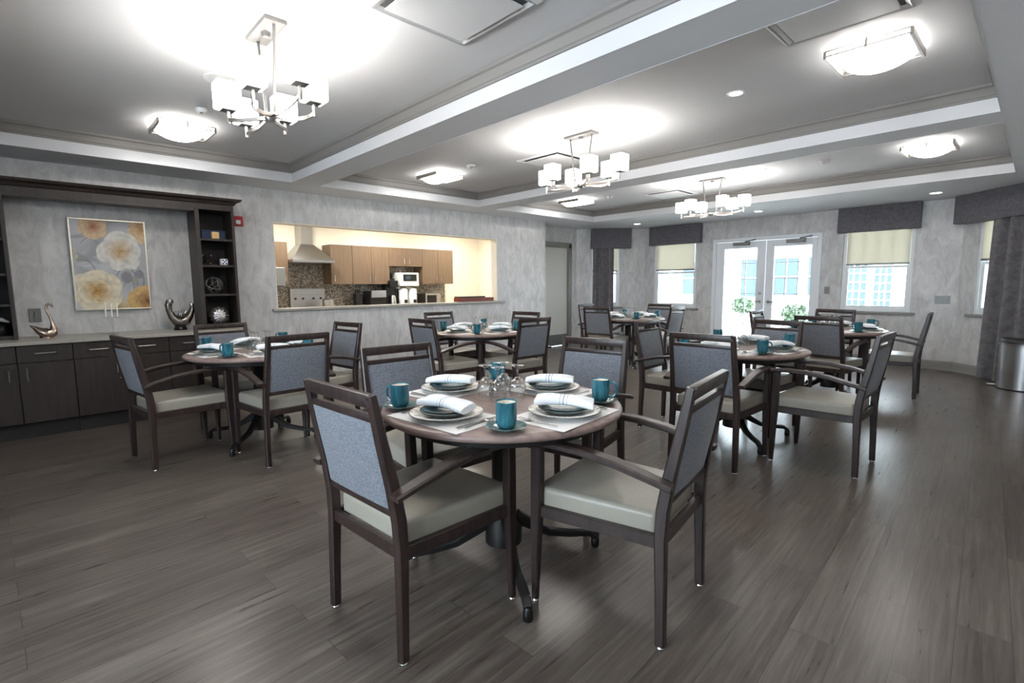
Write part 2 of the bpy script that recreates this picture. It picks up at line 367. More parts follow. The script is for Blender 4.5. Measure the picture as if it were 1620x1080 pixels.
# ------------------------------------------------------------------ camera
cam = bpy.data.cameras.new('camera'); cob = bpy.data.objects.new('camera', cam); COL.objects.link(cob)
cam.sensor_width = 36; cam.lens = 792.63/1620*36; cam.clip_start = .05; cam.clip_end = 200
pitch, yaw, roll = R(6.4144), R(46.4813), R(-.4252)
fh = Vector((-math.sin(yaw), math.cos(yaw), 0)); rt = Vector((math.cos(yaw), math.sin(yaw), 0)); zz = Vector((0,0,1))
fw = fh*math.cos(pitch)-zz*math.sin(pitch); up = fh*math.sin(pitch)+zz*math.cos(pitch)
r2 = rt*math.cos(roll)+up*math.sin(roll); u2 = -rt*math.sin(roll)+up*math.cos(roll)
mw = Matrix((r2, u2, -fw)).transposed().to_4x4(); mw.translation = (0,0,1.27); cob.matrix_world = mw
sc.camera = cob

# ------------------------------------------------------------------ room shell
structure(MB().box(XD-.1, XR+.15, YB-.15, YF+.15, -.06, 0).build('floor', M['floor'], smooth=0))
structure(MB().box(-8.4, XL-.14, 1.9, 7.0, -.06, -.001).build('floor_kitchen', M['ext_ground'], smooth=0))
structure(MB().box(XD-.15, XR+.15, YB-.15, YF+.15, ZC, ZC+.08).build('ceiling', M['ceil'], smooth=0))
# soffit: strips around the three recesses
b = MB(); x0, x1 = XD-.12, XR+.12
b.box(x0, TX0, YB-.1, YF+.1, ZS, ZC-.001); b.box(TX1, x1, YB-.1, YF+.1, ZS, ZC-.001)
ys = [YB-.1]+[v for t in TRAYS for v in t]+[YF+.1]
for i in range(0, len(ys), 2): b.box(TX0, TX1, ys[i], ys[i+1], ZS, ZC-.001)
structure(b.build('trim_1', M['soffit'], smooth=0))
def rect_sweep(mb, xa, xb, ya, yb, prof):
    # prof: (inset, z) swept around the inside of a rectangle, closed section
    rings = []
    for (sx, sy) in ((xa,ya),(xb,ya),(xb,yb),(xa,yb)):
        dx = 1 if sx == xa else -1; dy = 1 if sy == ya else -1
        rings.append([Vector((sx+dx*d, sy+dy*d, z)) for d, z in prof])
    mb.rings(rings, cap=False, closed=True)
k = 2
for ya, yb in TRAYS:
    mb = MB(); rect_sweep(mb, TX0, TX1, ya, yb, [(0,ZS-.002),(.006,ZS-.002),(.006,2.528),(0,2.528)])
    structure(mb.build('trim_%d' % k, M['band'], smooth=0)); k += 1
    mb = MB(); rect_sweep(mb, TX0, TX1, ya, yb, [(0,2.526),(.018,2.526),(.020,2.540),(.026,2.546),(.032,2.570),(.044,2.592),(.058,2.600),(.060,2.619),(0,2.619)])
    structure(mb.build('trim_%d' % k, M['crown'], smooth=20)); k += 1

def wall(name, p0, p1, z0, z1, holes=(), th=.14, m='wall', flip=1):
    # p0->p1 on the room face; thickness goes to the left of the direction (flip=1) or right
    p0, p1 = Vector((*p0,0)), Vector((*p1,0)); d = (p1-p0); L = d.length; d.normalize(); n = Vector((-d.y, d.x, 0))*flip
    mb = MB()
    def blk(s0, s1, za, zb):
        if s1-s0 < 1e-4 or zb-za < 1e-4: return
        a, c = p0+d*s0, p0+d*s1
        mb.hexa([a+zz*za, c+zz*za, c+n*th+zz*za, a+n*th+zz*za, a+zz*zb, c+zz*zb, c+n*th+zz*zb, a+n*th+zz*zb])
    s = 0
    for (s0, s1, za, zb) in sorted(holes):
        blk(s, s0, z0, z1); blk(s0, s1, z0, za); blk(s0, s1, zb, z1); s = s1
    blk(s, L, z0, z1)
    o = structure(mb.build(name, M[m], smooth=0)); return o, p0, d, n
# left wall with the serving opening
PT = (2.148, 5.765, .985, 2.048)
wall('wall_left', (XL, YB), (XL, 6.98), 0, ZS, [(PT[0]-YB, PT[1]-YB, PT[2], PT[3])], .14)
wall('wall_return', (XD-.1, 6.98), (XL-.141, 6.98), 0, ZS, [], .10, flip=-1)
# door wall, bay facets, far wall, right wall, back wall
DY0, DY1 = 7.12, 8.22
wall('wall_door', (XD, 6.98), (XD, 8.43), 0, ZS, [(DY0-6.98, DY1-6.98, 0, 2.10)], .12)
SQ = math.sqrt(.5)
LBAY0 = (XD, 8.43); LBAY1 = (-5.85, 9.45)
lb = lambda x: (x-XD)/SQ
wall('wall_bay_left', LBAY0, LBAY1, 0, ZS, [(lb(-6.66), lb(-6.215), .80, 2.2)], .14)
W2 = (-5.625, -4.69); W3 = (-2.235, -1.335); FD = (-4.33, -2.57)
xo = -5.85
wall('wall_far', (xo, YF), (-.81, YF), 0, ZS, [(W2[0]-xo, W2[1]-xo, .79, 2.2), (FD[0]-xo, FD[1]-xo, 0, 2.05), (W3[0]-xo, W3[1]-xo, .82, 2.2)], .16)
rb = lambda x: (x+.81)/SQ
wall('wall_bay_right', (-.81, YF), (XR, YF-(XR+.81)), 0, ZS, [(rb(-.635), rb(.10), .83, 2.2)], .14)
wall('wall_right', (XR, YF-(XR+.81)), (XR, YB), 0, ZS, [], .14)
wall('wall_back', (XR, YB), (XL, YB), 0, ZS, [(.15, 2.95, .8, 2.34)], .14)
# kitchen shell
KX = -8.28
wall('wall_kitchen_back', (KX, 1.9), (KX, 7.0), 0, ZS, [], .1, 'kwall')
wall('wall_kitchen_end', (XL-.14, 6.878), (KX, 6.878), 0, ZS, [], .10, 'kwall', flip=-1)
wall('wall_kitchen_side', (KX, 2.0), (XL-.14, 2.0), 0, ZS, [], .1, 'kwall', flip=-1)
structure(MB().box(KX-.1, XL-.14, 1.9, 7.0, ZS, ZS+.05).build('ceiling_kitchen', M['kwall'], smooth=0))
structure(MB().box(XL-.143, XL-.1405, 2.0, 6.878, 0, PT[2]).box(XL-.143, XL-.1405, 2.0, 6.878, PT[3], ZS).box(XL-.143, XL-.1405, 2.0, PT[0], PT[2], PT[3]).box(XL-.143, XL-.1405, PT[1], 6.878, PT[2], PT[3]).build('wall_kitchen_front', M['kwall'], smooth=0))
# serving ledge and lining of the opening
structure(MB().box(XL-.17, XL+.05, PT[0]-.06, PT[1]+.15, .975, 1.006, .004).build('trim_10', M['counter'], smooth=0))
structure(MB().box(XL-.139, XL+.002, PT[0], PT[0]+.012, 1.006, PT[3]).box(XL-.139, XL+.002, PT[1]-.012, PT[1], 1.006, PT[3]).box(XL-.139, XL+.002, PT[0], PT[1], PT[3]-.012, PT[3]).build('trim_11', M['kwall'], smooth=0))

def baseboard(name, p0, p1, flip=1):
    p0, p1 = Vector((*p0,0)), Vector((*p1,0)); d = (p1-p0).normalized(); n = Vector((d.y, -d.x, 0))*flip
    mb = MB(); prof = [(0,0),(.022,0),(.022,.02),(.015,.032),(.015,.11),(.008,.13),(0,.135)]
    mb.prism([p0+n*u+zz*v for u, v in prof], p1-p0); structure(mb.build(name, M['trim'], smooth=0))
baseboard('baseboard_left', (XL, 1.66), (XL, 6.98)); baseboard('baseboard_bay_left', LBAY0, LBAY1)
baseboard('baseboard_far', (-5.85, YF), (-4.42, YF)); baseboard('baseboard_far_right', (-2.48, YF), (-.81, YF))
baseboard('baseboard_bay_right', (-.81, YF), (XR, YF-(XR+.81))); baseboard('baseboard_right', (XR, YF-(XR+.81)), (XR, YB))
baseboard('baseboard_return', (XL-.005, 6.98), (XD, 6.98), flip=-1)

# grey door in the recess
dr = struct_empty('door_2')
MB().box(XD-.06, XD-.015, DY0+.07, DY1-.07, .01, 2.03).build('panel', M['door_grey'], dr, 0)
MB().box(XD-.08, XD+.03, DY1-.075, DY1+.03, 0, 2.10, .004).box(XD-.08, XD+.03, DY0-.03, DY0+.075, 0, 2.10, .004).box(XD-.08, XD+.03, DY0-.03, DY1+.03, 2.03, 2.13, .004).build('frame', M['jamb'], dr, 0)
MB().box(XD-.016, XD-.009, DY0+.08, DY1-.08, .015, .24).build('kick_plate', M['kick'], dr, 0)
h = MB().lathe([(0,0),(.026,0),(.026,.012),(.01,.014),(.01,.05),(0,.05)], 16, M=Matrix.Translation((XD-.015, DY0+.14, .98)) @ Matrix.Rotation(R(90), 4, 'Y'))
h.tube([(XD+.035, DY0+.14, .98), (XD+.04, DY0+.26, .98)], .009); h.build('handle', M['nickel'], dr)

# ------------------------------------------------------------------ windows in walls
def frame_window(name, p, d, n, w, z0, z1, upper_grid=(4,3), lower_grid=None, sill=True, depth=.10):
    # p: left corner on the room face, d: along wall, n: outwards
    root = struct_empty(name); p = Vector(p); d = Vector(d); n = Vector(n)
    Mx = Matrix((( d.x, n.x, 0, p.x), (d.y, n.y, 0, p.y), (0,0,1,0), (0,0,0,1)))
    fr = MB(); t = .045
    fr.box(0, t, .02, .12, z0, z1, .004, M=Mx).box(w-t, w, .02, .12, z0, z1, .004, M=Mx).box(t, w-t, .02, .12, z0, z0+.05, .004, M=Mx).box(t, w-t, .02, .12, z1-.05, z1, .004, M=Mx)
    fr.build('frame', M['white_trim'], root, 0)
    zm = (z0+z1)/2; st = .035
    for nm, za, zb, y, gr in (('lower_sash', z0+.05, zm+.02, .045, lower_grid), ('upper_sash', zm-.02, z1-.05, .08, upper_grid)):
        s = MB(); a, c = t, w-t
        s.box(a, a+st, y, y+.03, za, zb, .003, M=Mx).box(c-st, c, y, y+.03, za, zb, .003, M=Mx).box(a+st, c-st, y, y+.03, za, za+.04, .003, M=Mx).box(a+st, c-st, y, y+.03, zb-.035, zb, .003, M=Mx)
        if gr:
            for i in range(1, gr[0]): xx = a+st+(c-a-2*st)*i/gr[0]; s.box(xx-.008, xx+.008, y+.008, y+.022, za+.04, zb-.035, M=Mx)
            for i in range(1, gr[1]): zq = za+.04+(zb-.075-za)*i/gr[1]; s.box(a+st, c-st, y+.008, y+.022, zq-.008, zq+.008, M=Mx)
        so = s.build(nm, M['white_trim'], root, 0)
        MB().box(a+st-.005, c-st+.005, y+.013, y+.017, za+.035, zb-.03, M=Mx).build('pane', M['pane'], so, 0)
    if sill: MB().box(-.06, w+.06, -.05, .10, z0-.035, z0, .005, M=Mx).build('sill', M['trim'], root, 0)
    return Mx
X_ = (1,0,0); Y_ = (0,1,0)
MW2 = frame_window('window_2', (W2[0], YF, 0), X_, Y_, W2[1]-W2[0], .79, 2.2, None)
MW3 = frame_window('window_3', (W3[0], YF, 0), X_, Y_, W3[1]-W3[0], .82, 2.2, (4,3))
lp = lambda x: (x, LBAY0[1]+(x-XD), 0)
MWL = frame_window('window_1', lp(-6.66), (SQ,SQ,0), (-SQ,SQ,0), (-6.215+6.66)/SQ, .80, 2.2, None)
rp = lambda x: (x, YF-(x+.81), 0)
MWR = frame_window('window_4', rp(-.635), (SQ,-SQ,0), (SQ,SQ,0), (.10+.635)/SQ, .83, 2.2, None)
for i, s0 in enumerate((.15,)):
    frame_window('window_%d' % (5+i), (XR-s0, YB, 0), (-1,0,0), (0,-1,0), 2.8, .8, 2.34, None)

def blind(label, Mx, w, zb):
    t = thing('roller_blind', label, 'blind', group='cream roller blinds')
    MB().box(.05, w-.05, .016, .019, zb, 2.15, M=Mx).build('cloth', M['shade_cloth'], t, 0)
    MB().box(.047, w-.047, .010, .024, zb-.022, zb+.006, .004, M=Mx).build('bottom_bar', M['grey_plate'], t, 0)
blind('cream roller blind half down over bare window left of the glass doors', MW2, W2[1]-W2[0], 1.56)
blind('cream roller blind half down on the gridded window right of the glass doors', MW3, W3[1]-W3[0], 1.56)
blind('narrow cream roller blind showing beside the far left curtain', MWL, (-6.215+6.66)/SQ, 1.56)
blind('cream roller blind sliver beside the right hand curtain', MWR, (.10+.635)/SQ, 1.57)

def valance(label, p0, p1, nin, zb, zt=ZS, dep=.13):
    p0, p1, n = Vector((*p0,0)), Vector((*p1,0)), Vector((*nin,0)); d = (p1-p0).normalized(); L = (p1-p0).length
    Mx = Matrix(((d.x, n.x, 0, p0.x), (d.y, n.y, 0, p0.y), (0,0,1,0), (0,0,0,1)))
    o = MB().box(0, L, .002, dep, zb, zt-.002, .012, 2, M=Mx).build('valance', M['valance'])
    tag(o, label, 'valance', 'box valances over the windows')
# far wall valances (front face .13 in front of the wall)
valance('grey upholstered box valance over the window left of the glass doors', (-5.68, YF), (-4.58, YF), (0,-1), 2.055)
valance('dark purple grey box valance over the gridded right window', (-2.31, YF), (-1.275, YF), (0,-1), 2.05)
valance('grey box valance above the far left curtain', (-6.66, 8.64), (-6.07, 9.23), (SQ,-SQ), 2.02)
valance('dark box valance at the right edge above the right hand curtain', (-.775, 9.415), (.22, 8.42), (-SQ,-SQ), 2.055, dep=.20)

def curtain(label, p0, p1, nin, off, folds, zb=.02, zt=2.12, amp=.035, flare=0.0, m='curtain'):
    p0, p1, n = Vector((*p0,0)), Vector((*p1,0)), Vector((*nin,0)); d = (p1-p0).normalized(); L = (p1-p0).length
    def fn(u, v):
        z = zb+(zt-zb)*v; a = amp*(1.0-.35*v)
        ph = 2*PI*folds*u + .5*math.sin(3*u*PI)*(1-v)
        s = L*u + flare*(u-.5)*(1-v); o = off+a*math.sin(ph)+.012*math.sin(2.3*ph+1)
        dd = a*math.cos(ph)*2*PI*folds/L
        return p0+d*s+n*o+zz*z, (n-d*dd).normalized()
    o = MB().sheet(fn, 90, 14, .006).build('curtain', M[m], smooth=60); tag(o, label, 'curtain', 'floor length grey curtains')
curtain('grey floor length curtain at the far left bay window', (-6.63, 8.67), (-6.32, 8.98), (SQ,-SQ), .085, 3.0, amp=.03)
curtain('dark grey floor length curtain at the right edge behind the bin', (-.385, 9.025), (.22, 8.42), (-SQ,-SQ), .12, 4.0, amp=.07, flare=.06)

# ------------------------------------------------------------------ french doors
dw = struct_empty('door_1')
fr = MB()
y0, y1 = YF-.02, YF+.13
fr.box(FD[0]-.035, FD[0]+.03, y0, y1, 0, 2.045, .004).box(FD[1]-.03, FD[1]+.035, y0, y1, 0, 2.045, .004).box(FD[0]-.035, FD[1]+.035, y0, y1, 2.03, 2.09, .004)
fr.build('frame', M['door_white'], dw, 0)
mid = -3.412
for a, c, g0, g1 in ((FD[0]+.032, mid-.004, -4.15, -3.565), (mid+.004, FD[1]-.032, -3.275, -2.69)):
    lf = MB(); ya, yb = YF+.01, YF+.055
    lf.box(a, g0, ya, yb, .012, 2.026, .003).box(g1, c, ya, yb, .012, 2.026, .003).box(g0, g1, ya, yb, .012, .26, .003).box(g0, g1, ya, yb, 1.905, 2.026, .003)
    lo = lf.build('leaf', M['door_white'], dw, 0)
    mb = MB()
    for i in (1, 2): x = g0+(g1-g0)*i/3; mb.box(x-.006, x+.006, YF+.022, YF+.044, .26, 1.905)
    for i in range(1, 6): z = .26+(1.905-.26)*i/6; mb.box(g0, g1, YF+.022, YF+.044, z-.006, z+.006)
    mb.build('muntins', M['white_trim'], lo, 0)
    MB().box(g0, g1, YF+.031, YF+.035, .26, 1.905).build('pane', M['pane'], lo, 0)
    hx = c-.07 if a < -4 else a+.07; sgn = -1 if a < -4 else 1
    hb = MB().lathe([(0,0),(.028,0),(.028,.01),(.011,.012),(.011,.05),(0,.05)], 16, M=Matrix.Translation((hx, YF+.01, .945)) @ Matrix.Rotation(R(90), 4, 'X'))
    hb.tube([(hx, YF-.035, .945), (hx+sgn*.12, YF-.04, .945)], .01)
    if a < -4: hb.lathe([(0,0),(.026,0),(.026,.014),(0,.016)], 16, M=Matrix.Translation((hx, YF+.01, 1.09)) @ Matrix.Rotation(R(90), 4, 'X'))
    hb.build('handle', M['nickel'], lo)
    cx = (a+c)/2+(.05 if a < -4 else .1)
    cl = MB().box(cx-.17, cx+.12, YF-.055, YF+.01, 1.955, 2.015, .006); cl.build('closer', M['grey_plate'], lo, 0)
    MB().bar([(cx+.04, YF-.045, 2.02), (cx+.2, YF-.16, 2.028), (cx+.22, YF-.02, 2.05)], .022, .008, (0,0,1)).build('closer_arm', M['grey_plate'], lo, 0)

def plate(name, label, cat, c, u, n, w, h, m='grey_plate', n_sw=2):
    c, u, n = Vector(c), Vector(u), Vector(n); t = thing(name, label, cat)
    Mx = Matrix(((u.x, n.x, 0, c.x), (u.y, n.y, 0, c.y), (0,0,1,c.z), (0,0,0,1)))
    MB().box(-w/2, w/2, -.008, 0, -h/2, h/2, .003, M=Mx).build('cover', M[m], t, 0)
    for i in range(n_sw):
        x = -w/2+w*(i+.5)/n_sw; MB().box(x-.008, x+.008, -.012, -.006, -.03, .03, .002, M=Mx).build('switch', M['grey_plate'], t, 0)
plate('switch_plate', 'wide grey switch plate on the wall between right window and curtain', 'switch', (-.97, YF, 1.016), X_, Y_, .17, .115, n_sw=3)
plate('thermostat', 'small grey wall control just right of the glass doors', 'thermostat', (-2.43, YF, 1.148), X_, Y_, .075, .115, n_sw=1)
plate('wall_outlet', 'grey outlet plate behind the bronze swan', 'outlet', (XL, -.005, 1.025), (0,1,0), (-1,0,0), .085, .125, n_sw=1)
# fire alarm
t = thing('fire_alarm', 'red fire alarm on the wall beside the right display shelf', 'alarm')
MB().box(XL, XL+.05, 1.70, 1.815, 1.965, 2.075, .006).build('housing', M['red'], t, 0)
MB().box(XL+.05, XL+.062, 1.735, 1.785, 1.985, 2.03, .004).build('strobe', M['white_plastic'], t, 0)

# ------------------------------------------------------------------ ceiling fittings
def pt(x, y, z, e, r=.03, col=(1,.97,.935)):
    l = bpy.data.lights.new('bulb', 'POINT'); l.energy = e; l.shadow_soft_size = r; l.color = col
    o = bpy.data.objects.new('bulb', l); COL.objects.link(o); o.location = (x, y, z)
BULB_E, FLUSH_E = 1.8, 11.0
def make_chandelier():
    t = thing('chandelier', '', 'chandelier', group='six shade chandeliers')
    MB().box(-.16, .16, -.055, .055, -.022, 0, .004).lathe([(0,-.045),(.018,-.042),(.024,-.022),(0,-.022)], 18).build('canopy', M['satin'], t, 40)
    for s in (-1, 1): MB().tube([(s*.125,0,-.02), (s*.06,0,-.44)], .008, 8).build('rod', M['satin'], t)
    MB().lathe([(0,-.47),(.02,-.47),(.03,-.455),(.03,-.435),(.018,-.425),(0,-.425)], 20).box(-.075, .075, -.012, .012, -.452, -.436, .003).build('hub', M['nickel'], t)
    for x, y in ((-.42,0),(.42,0),(-.21,.15),(.21,.15),(-.21,-.15),(.21,-.15)):
        sx = x*.12; a = []
        for i in range(9):
            u = i/8; a.append((sx+(x-sx)*u, y*u*(2-u) if abs(y) > 0 else 0, -.445-.014*math.sin(PI*u)+.004*u))
        ar = MB().bar(a, .022, .008, (0,0,1)); ar.tube([(x,y,-.462), (x,y,-.40)], .009, 10)
        arm = ar.build('arm', M['nickel'], t)
        sh = MB(); w = .058; z0, z1 = -.385, -.255
        rg = lambda q, z: [Vector((x+sx_*q, y+sy_*q, z)) for sx_, sy_ in ((1,.86),(.86,1),(-.86,1),(-1,.86),(-1,-.86),(-.86,-1),(.86,-1),(1,-.86))]
        sh.rings([rg(.01, z0), rg(w*.96, z0), rg(w, z0+.01), rg(w, z1), rg(w-.004, z1), rg(w-.004, z0+.006), rg(.012, z0+.006)], cap=True)
        so = sh.build('shade', M['lampglass'], t, 30)
        MB().box(x-.034, x+.034, y-.034, y+.034, -.397, -.386, .002).build('shade_cap', M['grey_plate'], so, 0)
    return t
ch0 = make_chandelier(); remember(ch0)
CH = [(-2.92, 1.0, 'chandelier with six lit square shades nearest the camera, upper left'), (-2.98, 3.71, 'chandelier with six lit square shades in the middle ceiling bay'), (-3.06, 6.52, 'farthest chandelier with six lit square shades before the glass doors')]
for i, (x, y, lb_) in enumerate(CH):
    o = ch0 if i == 0 else copy_tree(ch0)
    o.location = (x, y, ZC); o['label'] = lb_
    for a, c in ((-.42,0),(.42,0),(-.21,.15),(.21,.15),(-.21,-.15),(.21,-.15)): pt(x+a, y+c, ZC-.30, BULB_E, .05)
def make_flush():
    t = thing('ceiling_light', '', 'ceiling light', group='square flush ceiling lights')
    s = .20
    def fn(u, v):
        x, y = (u-.5)*2, (v-.5)*2
        return ((x*(s-.028), y*(s-.028), -.03-.054*(1-abs(x)**2.2)-.006), (0,0,1))
    MB().sheet(fn, 16, 8, .005).build('glass_bowl', M['bowlglass'], t, 60)
    for sx in (-1, 1):
        f = MB().box(sx*s-.008, sx*s+.008, -s, s, -.062, -.02, .002); f.build('side_frame', M['nickel'], t, 0)
    for sy in (-1, 1):
        f = MB()
        f.tube([(-s, sy*s, -.022), (s, sy*s, -.022)], .0045, 8).tube([(-s, sy*s, -.05), (s, sy*s, -.05)], .0045, 8).box(-.006, .006, sy*s-.006, sy*s+.006, -.06, -.005, .001)
        f.build('rail', M['nickel'], t)
    MB().box(-.09, .09, -.09, .09, -.015, 0, .003).build('canopy', M['white_plastic'], t, 0)
    return t
fl0 = make_flush(); remember(fl0)
FLS = [(-5.08, 1.02, 'square flush ceiling light over the sideboard table'), (-5.16, 3.71, 'square flush ceiling light near the serving opening, middle bay'), (-5.24, 6.42, 'square flush ceiling light in the far bay, left of centre'),
       (-.77, 3.64, 'large looking square flush ceiling light at upper right'), (-.87, 6.55, 'smaller looking square flush ceiling light at right in the far bay'), (-.82, 1.02, 'square flush ceiling light just outside the upper right picture corner')]
for i, (x, y, lb_) in enumerate(FLS):
    o = fl0 if i == 0 else copy_tree(fl0)
    o.location = (x, y, ZC); o['label'] = lb_; o.rotation_euler = (0,0,R(90) if i < 3 else 0)
    pt(x, y-.05, ZC-.03, FLUSH_E*.5, .02); pt(x, y+.05, ZC-.03, FLUSH_E*.5, .02)
def make_vent():
    t = thing('ceiling_vent', '', 'vent', group='square ceiling diffusers')
    mb = MB()
    def ring(a, z0, b_, z1): # sloped square frame
        pr = [(a, z0), (b_, z1), (b_-.012, z1), (a-.012, z0)]
        r_ = []
        for sx, sy in ((1,1),(-1,1),(-1,-1),(1,-1)): r_.append([Vector((sx*q, sy*q, z)) for q, z in pr])
        mb.rings(r_, cap=False, closed=True)
    ring(.305, -.004, .285, -.018); ring(.285, -.018, .262, -.004)
    mb.build('frame', M['vent'], t, 0)
    MB().box(-.262, .262, -.262, .262, -.006, -.002).build('throat', M['dark'], t, 0)
    MB().box(-.236, .236, -.236, .236, -.028, -.02, .003).build('plaque', M['vent'], t, 0)
    return t
v0 = make_vent(); remember(v0)
VS = [(-2.05, 1.575, 'square ceiling diffuser cut by the top edge, nearest the camera'), (-.81, 2.94, 'square ceiling diffuser at top right beside the beam'), (-3.75, 4.23, 'square ceiling diffuser behind the middle chandelier'), (-3.95, 7.05, 'square ceiling diffuser left of the farthest chandelier')]
for i, (x, y, lb_) in enumerate(VS):
    o = v0 if i == 0 else copy_tree(v0)
    o.location = (x, y, ZC); o['label'] = lb_
def downlight(x, y, z, label, r=.06):
    t = thing('downlight', label, 'downlight', (x, y, z), group='recessed downlights')
    MB().lathe([(r,-.0005),(r+.018,-.0005),(r+.016,-.007),(r,-.005)], 28, closed=True).build('trim_ring', M['white_plastic'], t)
    MB().lathe([(0,-.003),(r,-.003),(r,-.001),(0,-.001)], 28).build('lens', M['downlight'], t)
downlight(-1.05, 8.67, ZS, 'lit round downlight in the soffit above the right window')
downlight(-3.26, 8.62, ZS, 'lit round downlight in the soffit before the glass doors')
downlight(-5.49, 8.58, ZS, 'lit round downlight in the soffit between the left valances')
downlight(-1.61, 3.75, ZC, 'lit round downlight left of the large flush light at upper right', .045)
downlight(-2.42, 6.41, ZC, 'lit round downlight right of the farthest chandelier', .045)
def detector(name, x, y, z, r, label, cat):
    t = thing(name, label, cat, (x, y, z))
    MB().lathe([(0,-.03),(r*.7,-.03),(r,-.012),(r,0),(0,0)], 28).build('housing', M['white_plastic'], t)
    MB().lathe([(0,-.034),(r*.25,-.034),(r*.3,-.03),(0,-.03)], 16).build('sensor', M['grey_plate'], t)
detector('smoke_detector', -4.547, 3.70, ZC, .05, 'small round detector right of the middle bay flush light', 'detector')
detector('smoke_detector', -1.775, 6.50, ZC, .05, 'small round detector left of the far right flush light', 'detector')
detector('smoke_detector', -4.68, 6.55, ZC, .04, 'small round detector beside the far left flush light', 'detector')
detector('smoke_detector', -4.51, 1.04, ZC, .04, 'small round detector between near chandelier and near flush light', 'detector')
t = thing('ceiling_speaker', 'round white ceiling speaker left of the nearest chandelier', 'speaker', (-3.79, 1.01, ZC))
MB().lathe([(.085,-.001),(.11,-.001),(.108,-.008),(.085,-.006)], 32, closed=True).build('ring', M['white_plastic'], t)
MB().lathe([(0,-.004),(.085,-.004),(.085,-.001),(0,-.001)], 32).build('grille', M['vent'], t)

# ------------------------------------------------------------------ dining chairs
def make_chair():
    t = thing('dining_chair', '', 'chair')
    wr, wt, dp, wf, hh, bk = .229, .209, .506, .262, .934, .073
    def rear(s): # rear post path
        return [(s*wr, .0, .012), (s*(wr-.002), .004, .20), (s*(wr-.006), .010, .40), (s*(wr-.008), .006, .50), (s*(wr-.012), -.012, .62), (s*(wt+.004), -.045, .78), (s*wt, -bk, hh)]
    def ry(z): # y of the post centre at height z
        P = rear(1)
        for a, b_ in zip(P, P[1:]):
            if a[2] <= z <= b_[2]: u = (z-a[2])/(b_[2]-a[2]); return a[1]+(b_[1]-a[1])*u, a[0]+(b_[0]-a[0])*u
        return -bk, wt
    for s in (-1, 1):
        lo = MB().bar(rear(s), [.032,.034,.036,.036,.034,.032,.030], [.034,.036,.042,.044,.042,.036,.030], (1,0,0), .005).build('leg', M['chair_wood'], t)
        MB().lathe([(0,0),(.014,0),(.016,.006),(.012,.014),(0,.014)], 12, (s*wr, 0, 0)).build('glide', M['chrome'], lo)
    for s in (-1, 1):
        lo = MB().bar([(s*wf, dp, .012), (s*(wf-.002), dp-.004, .25), (s*(wf-.004), dp-.008, .42), (s*wf, dp-.012, .648)], [.024,.034,.040,.040], [.026,.038,.046,.044], (1,0,0), .005).build('leg', M['chair_wood'], t)
        MB().lathe([(0,0),(.012,0),(.014,.006),(.010,.014),(0,.014)], 12, (s*wf, dp, 0)).build('glide', M['chrome'], lo)
    # rails of the back
    y, x = ry(.913); MB().box(-x-.004, x+.004, y-.016, y+.014, .892, .936, .005).build('top_rail', M['chair_wood'], t)
    y, x = ry(.853); MB().box(-x+.012, x-.012, y-.012, y+.012, .842, .866, .003).build('cross_rail', M['chair_wood'], t)
    y, x = ry(.525); MB().box(-x+.012, x-.012, y-.013, y+.013, .512, .540, .003).build('lower_rail', M['chair_wood'], t)
    # padded back
    def back(u, v):
        z = .538+(.844-.538)*v; y, x = ry(z); w = x-.013
        bulge = .006*math.sin(PI*min(1, max(0, u)))*math.sin(PI*v)
        return ((2*u-1)*w, y, z), (0, 1, 0)
    mb = MB(); A = []
    rings = []
    for j in range(11):
        v = j/10; z = .539+(.843-.539)*v; y, x = ry(z); w = x-.0135; e = .010+.008*math.sin(PI*v)**.5
        rings.append([Vector((-w, y-.010, z)), Vector((-w*.8, y-e-.004, z)), Vector((0, y-e-.007, z)), Vector((w*.8, y-e-.004, z)), Vector((w, y-.010, z)), Vector((w, y+.010, z)), Vector((w*.8, y+e+.004, z)), Vector((0, y+e+.007, z)), Vector((-w*.8, y+e+.004, z)), Vector((-w, y+.010, z))])
    mb.rings(rings).build('backrest', M['chair_fabric'], t, 50)
    # seat frame and cushion
    fr = MB()
    for s in (-1, 1): fr.bar([(s*(wr-.008), .02, .385), (s*(wf-.006), dp-.02, .385)], .024, .046, (1,0,0), .003)
    fr.bar([(-wr+.02, .012, .385), (wr-.02, .012, .385)], .024, .044, (0,1,0), .003); fr.bar([(-wf+.02, dp-.008, .385), (wf-.02, dp-.008, .385)], .026, .046, (0,1,0), .003)
    fr.build('seat_frame', M['chair_wood'], t)
    b2 = bmesh.new(); bmesh.ops.create_cube(b2, size=1)
    for v in b2.verts:
        f = v.co.y > 0; v.co = Vector(((1 if v.co.x > 0 else -1)*((wf-.012) if f else (wr-.020)), (dp+.018) if f else .034, .478 if v.co.z > 0 else .398))
    bmesh.ops.bevel(b2, geom=[e for e in b2.edges if max(v.co.z for v in e.verts) > .44], offset=.022, segments=4, profile=.55, affect='EDGES')
    mb = MB(); mb._add(b2); mb.build('seat', M['vinyl'], t, 50)
    # arms
    for s in (-1, 1):
        a = [(s*(wr+.028), -.035, .600), (s*(wr+.032), .05, .622), (s*(wr+.036), .17, .650), (s*(wf+.004), .30, .666), (s*(wf+.004), .42, .668), (s*(wf+.002), dp+.02, .660)]
        MB().bar(a, [.050,.054,.056,.056,.054,.050], [.022,.024,.026,.026,.026,.024], (1,0,0), .006).build('armrest', M['chair_wood'], t)
    return t
TN = {1: 'nearest table', 2: 'table by the sideboard', 3: 'table before the serving opening', 4: 'middle table on the right', 5: 'table before the right window', 6: 'far table by the left curtain'}
PN = {'A': 'front left', 'B': 'front right', 'C': 'back left', 'D': 'back right'}
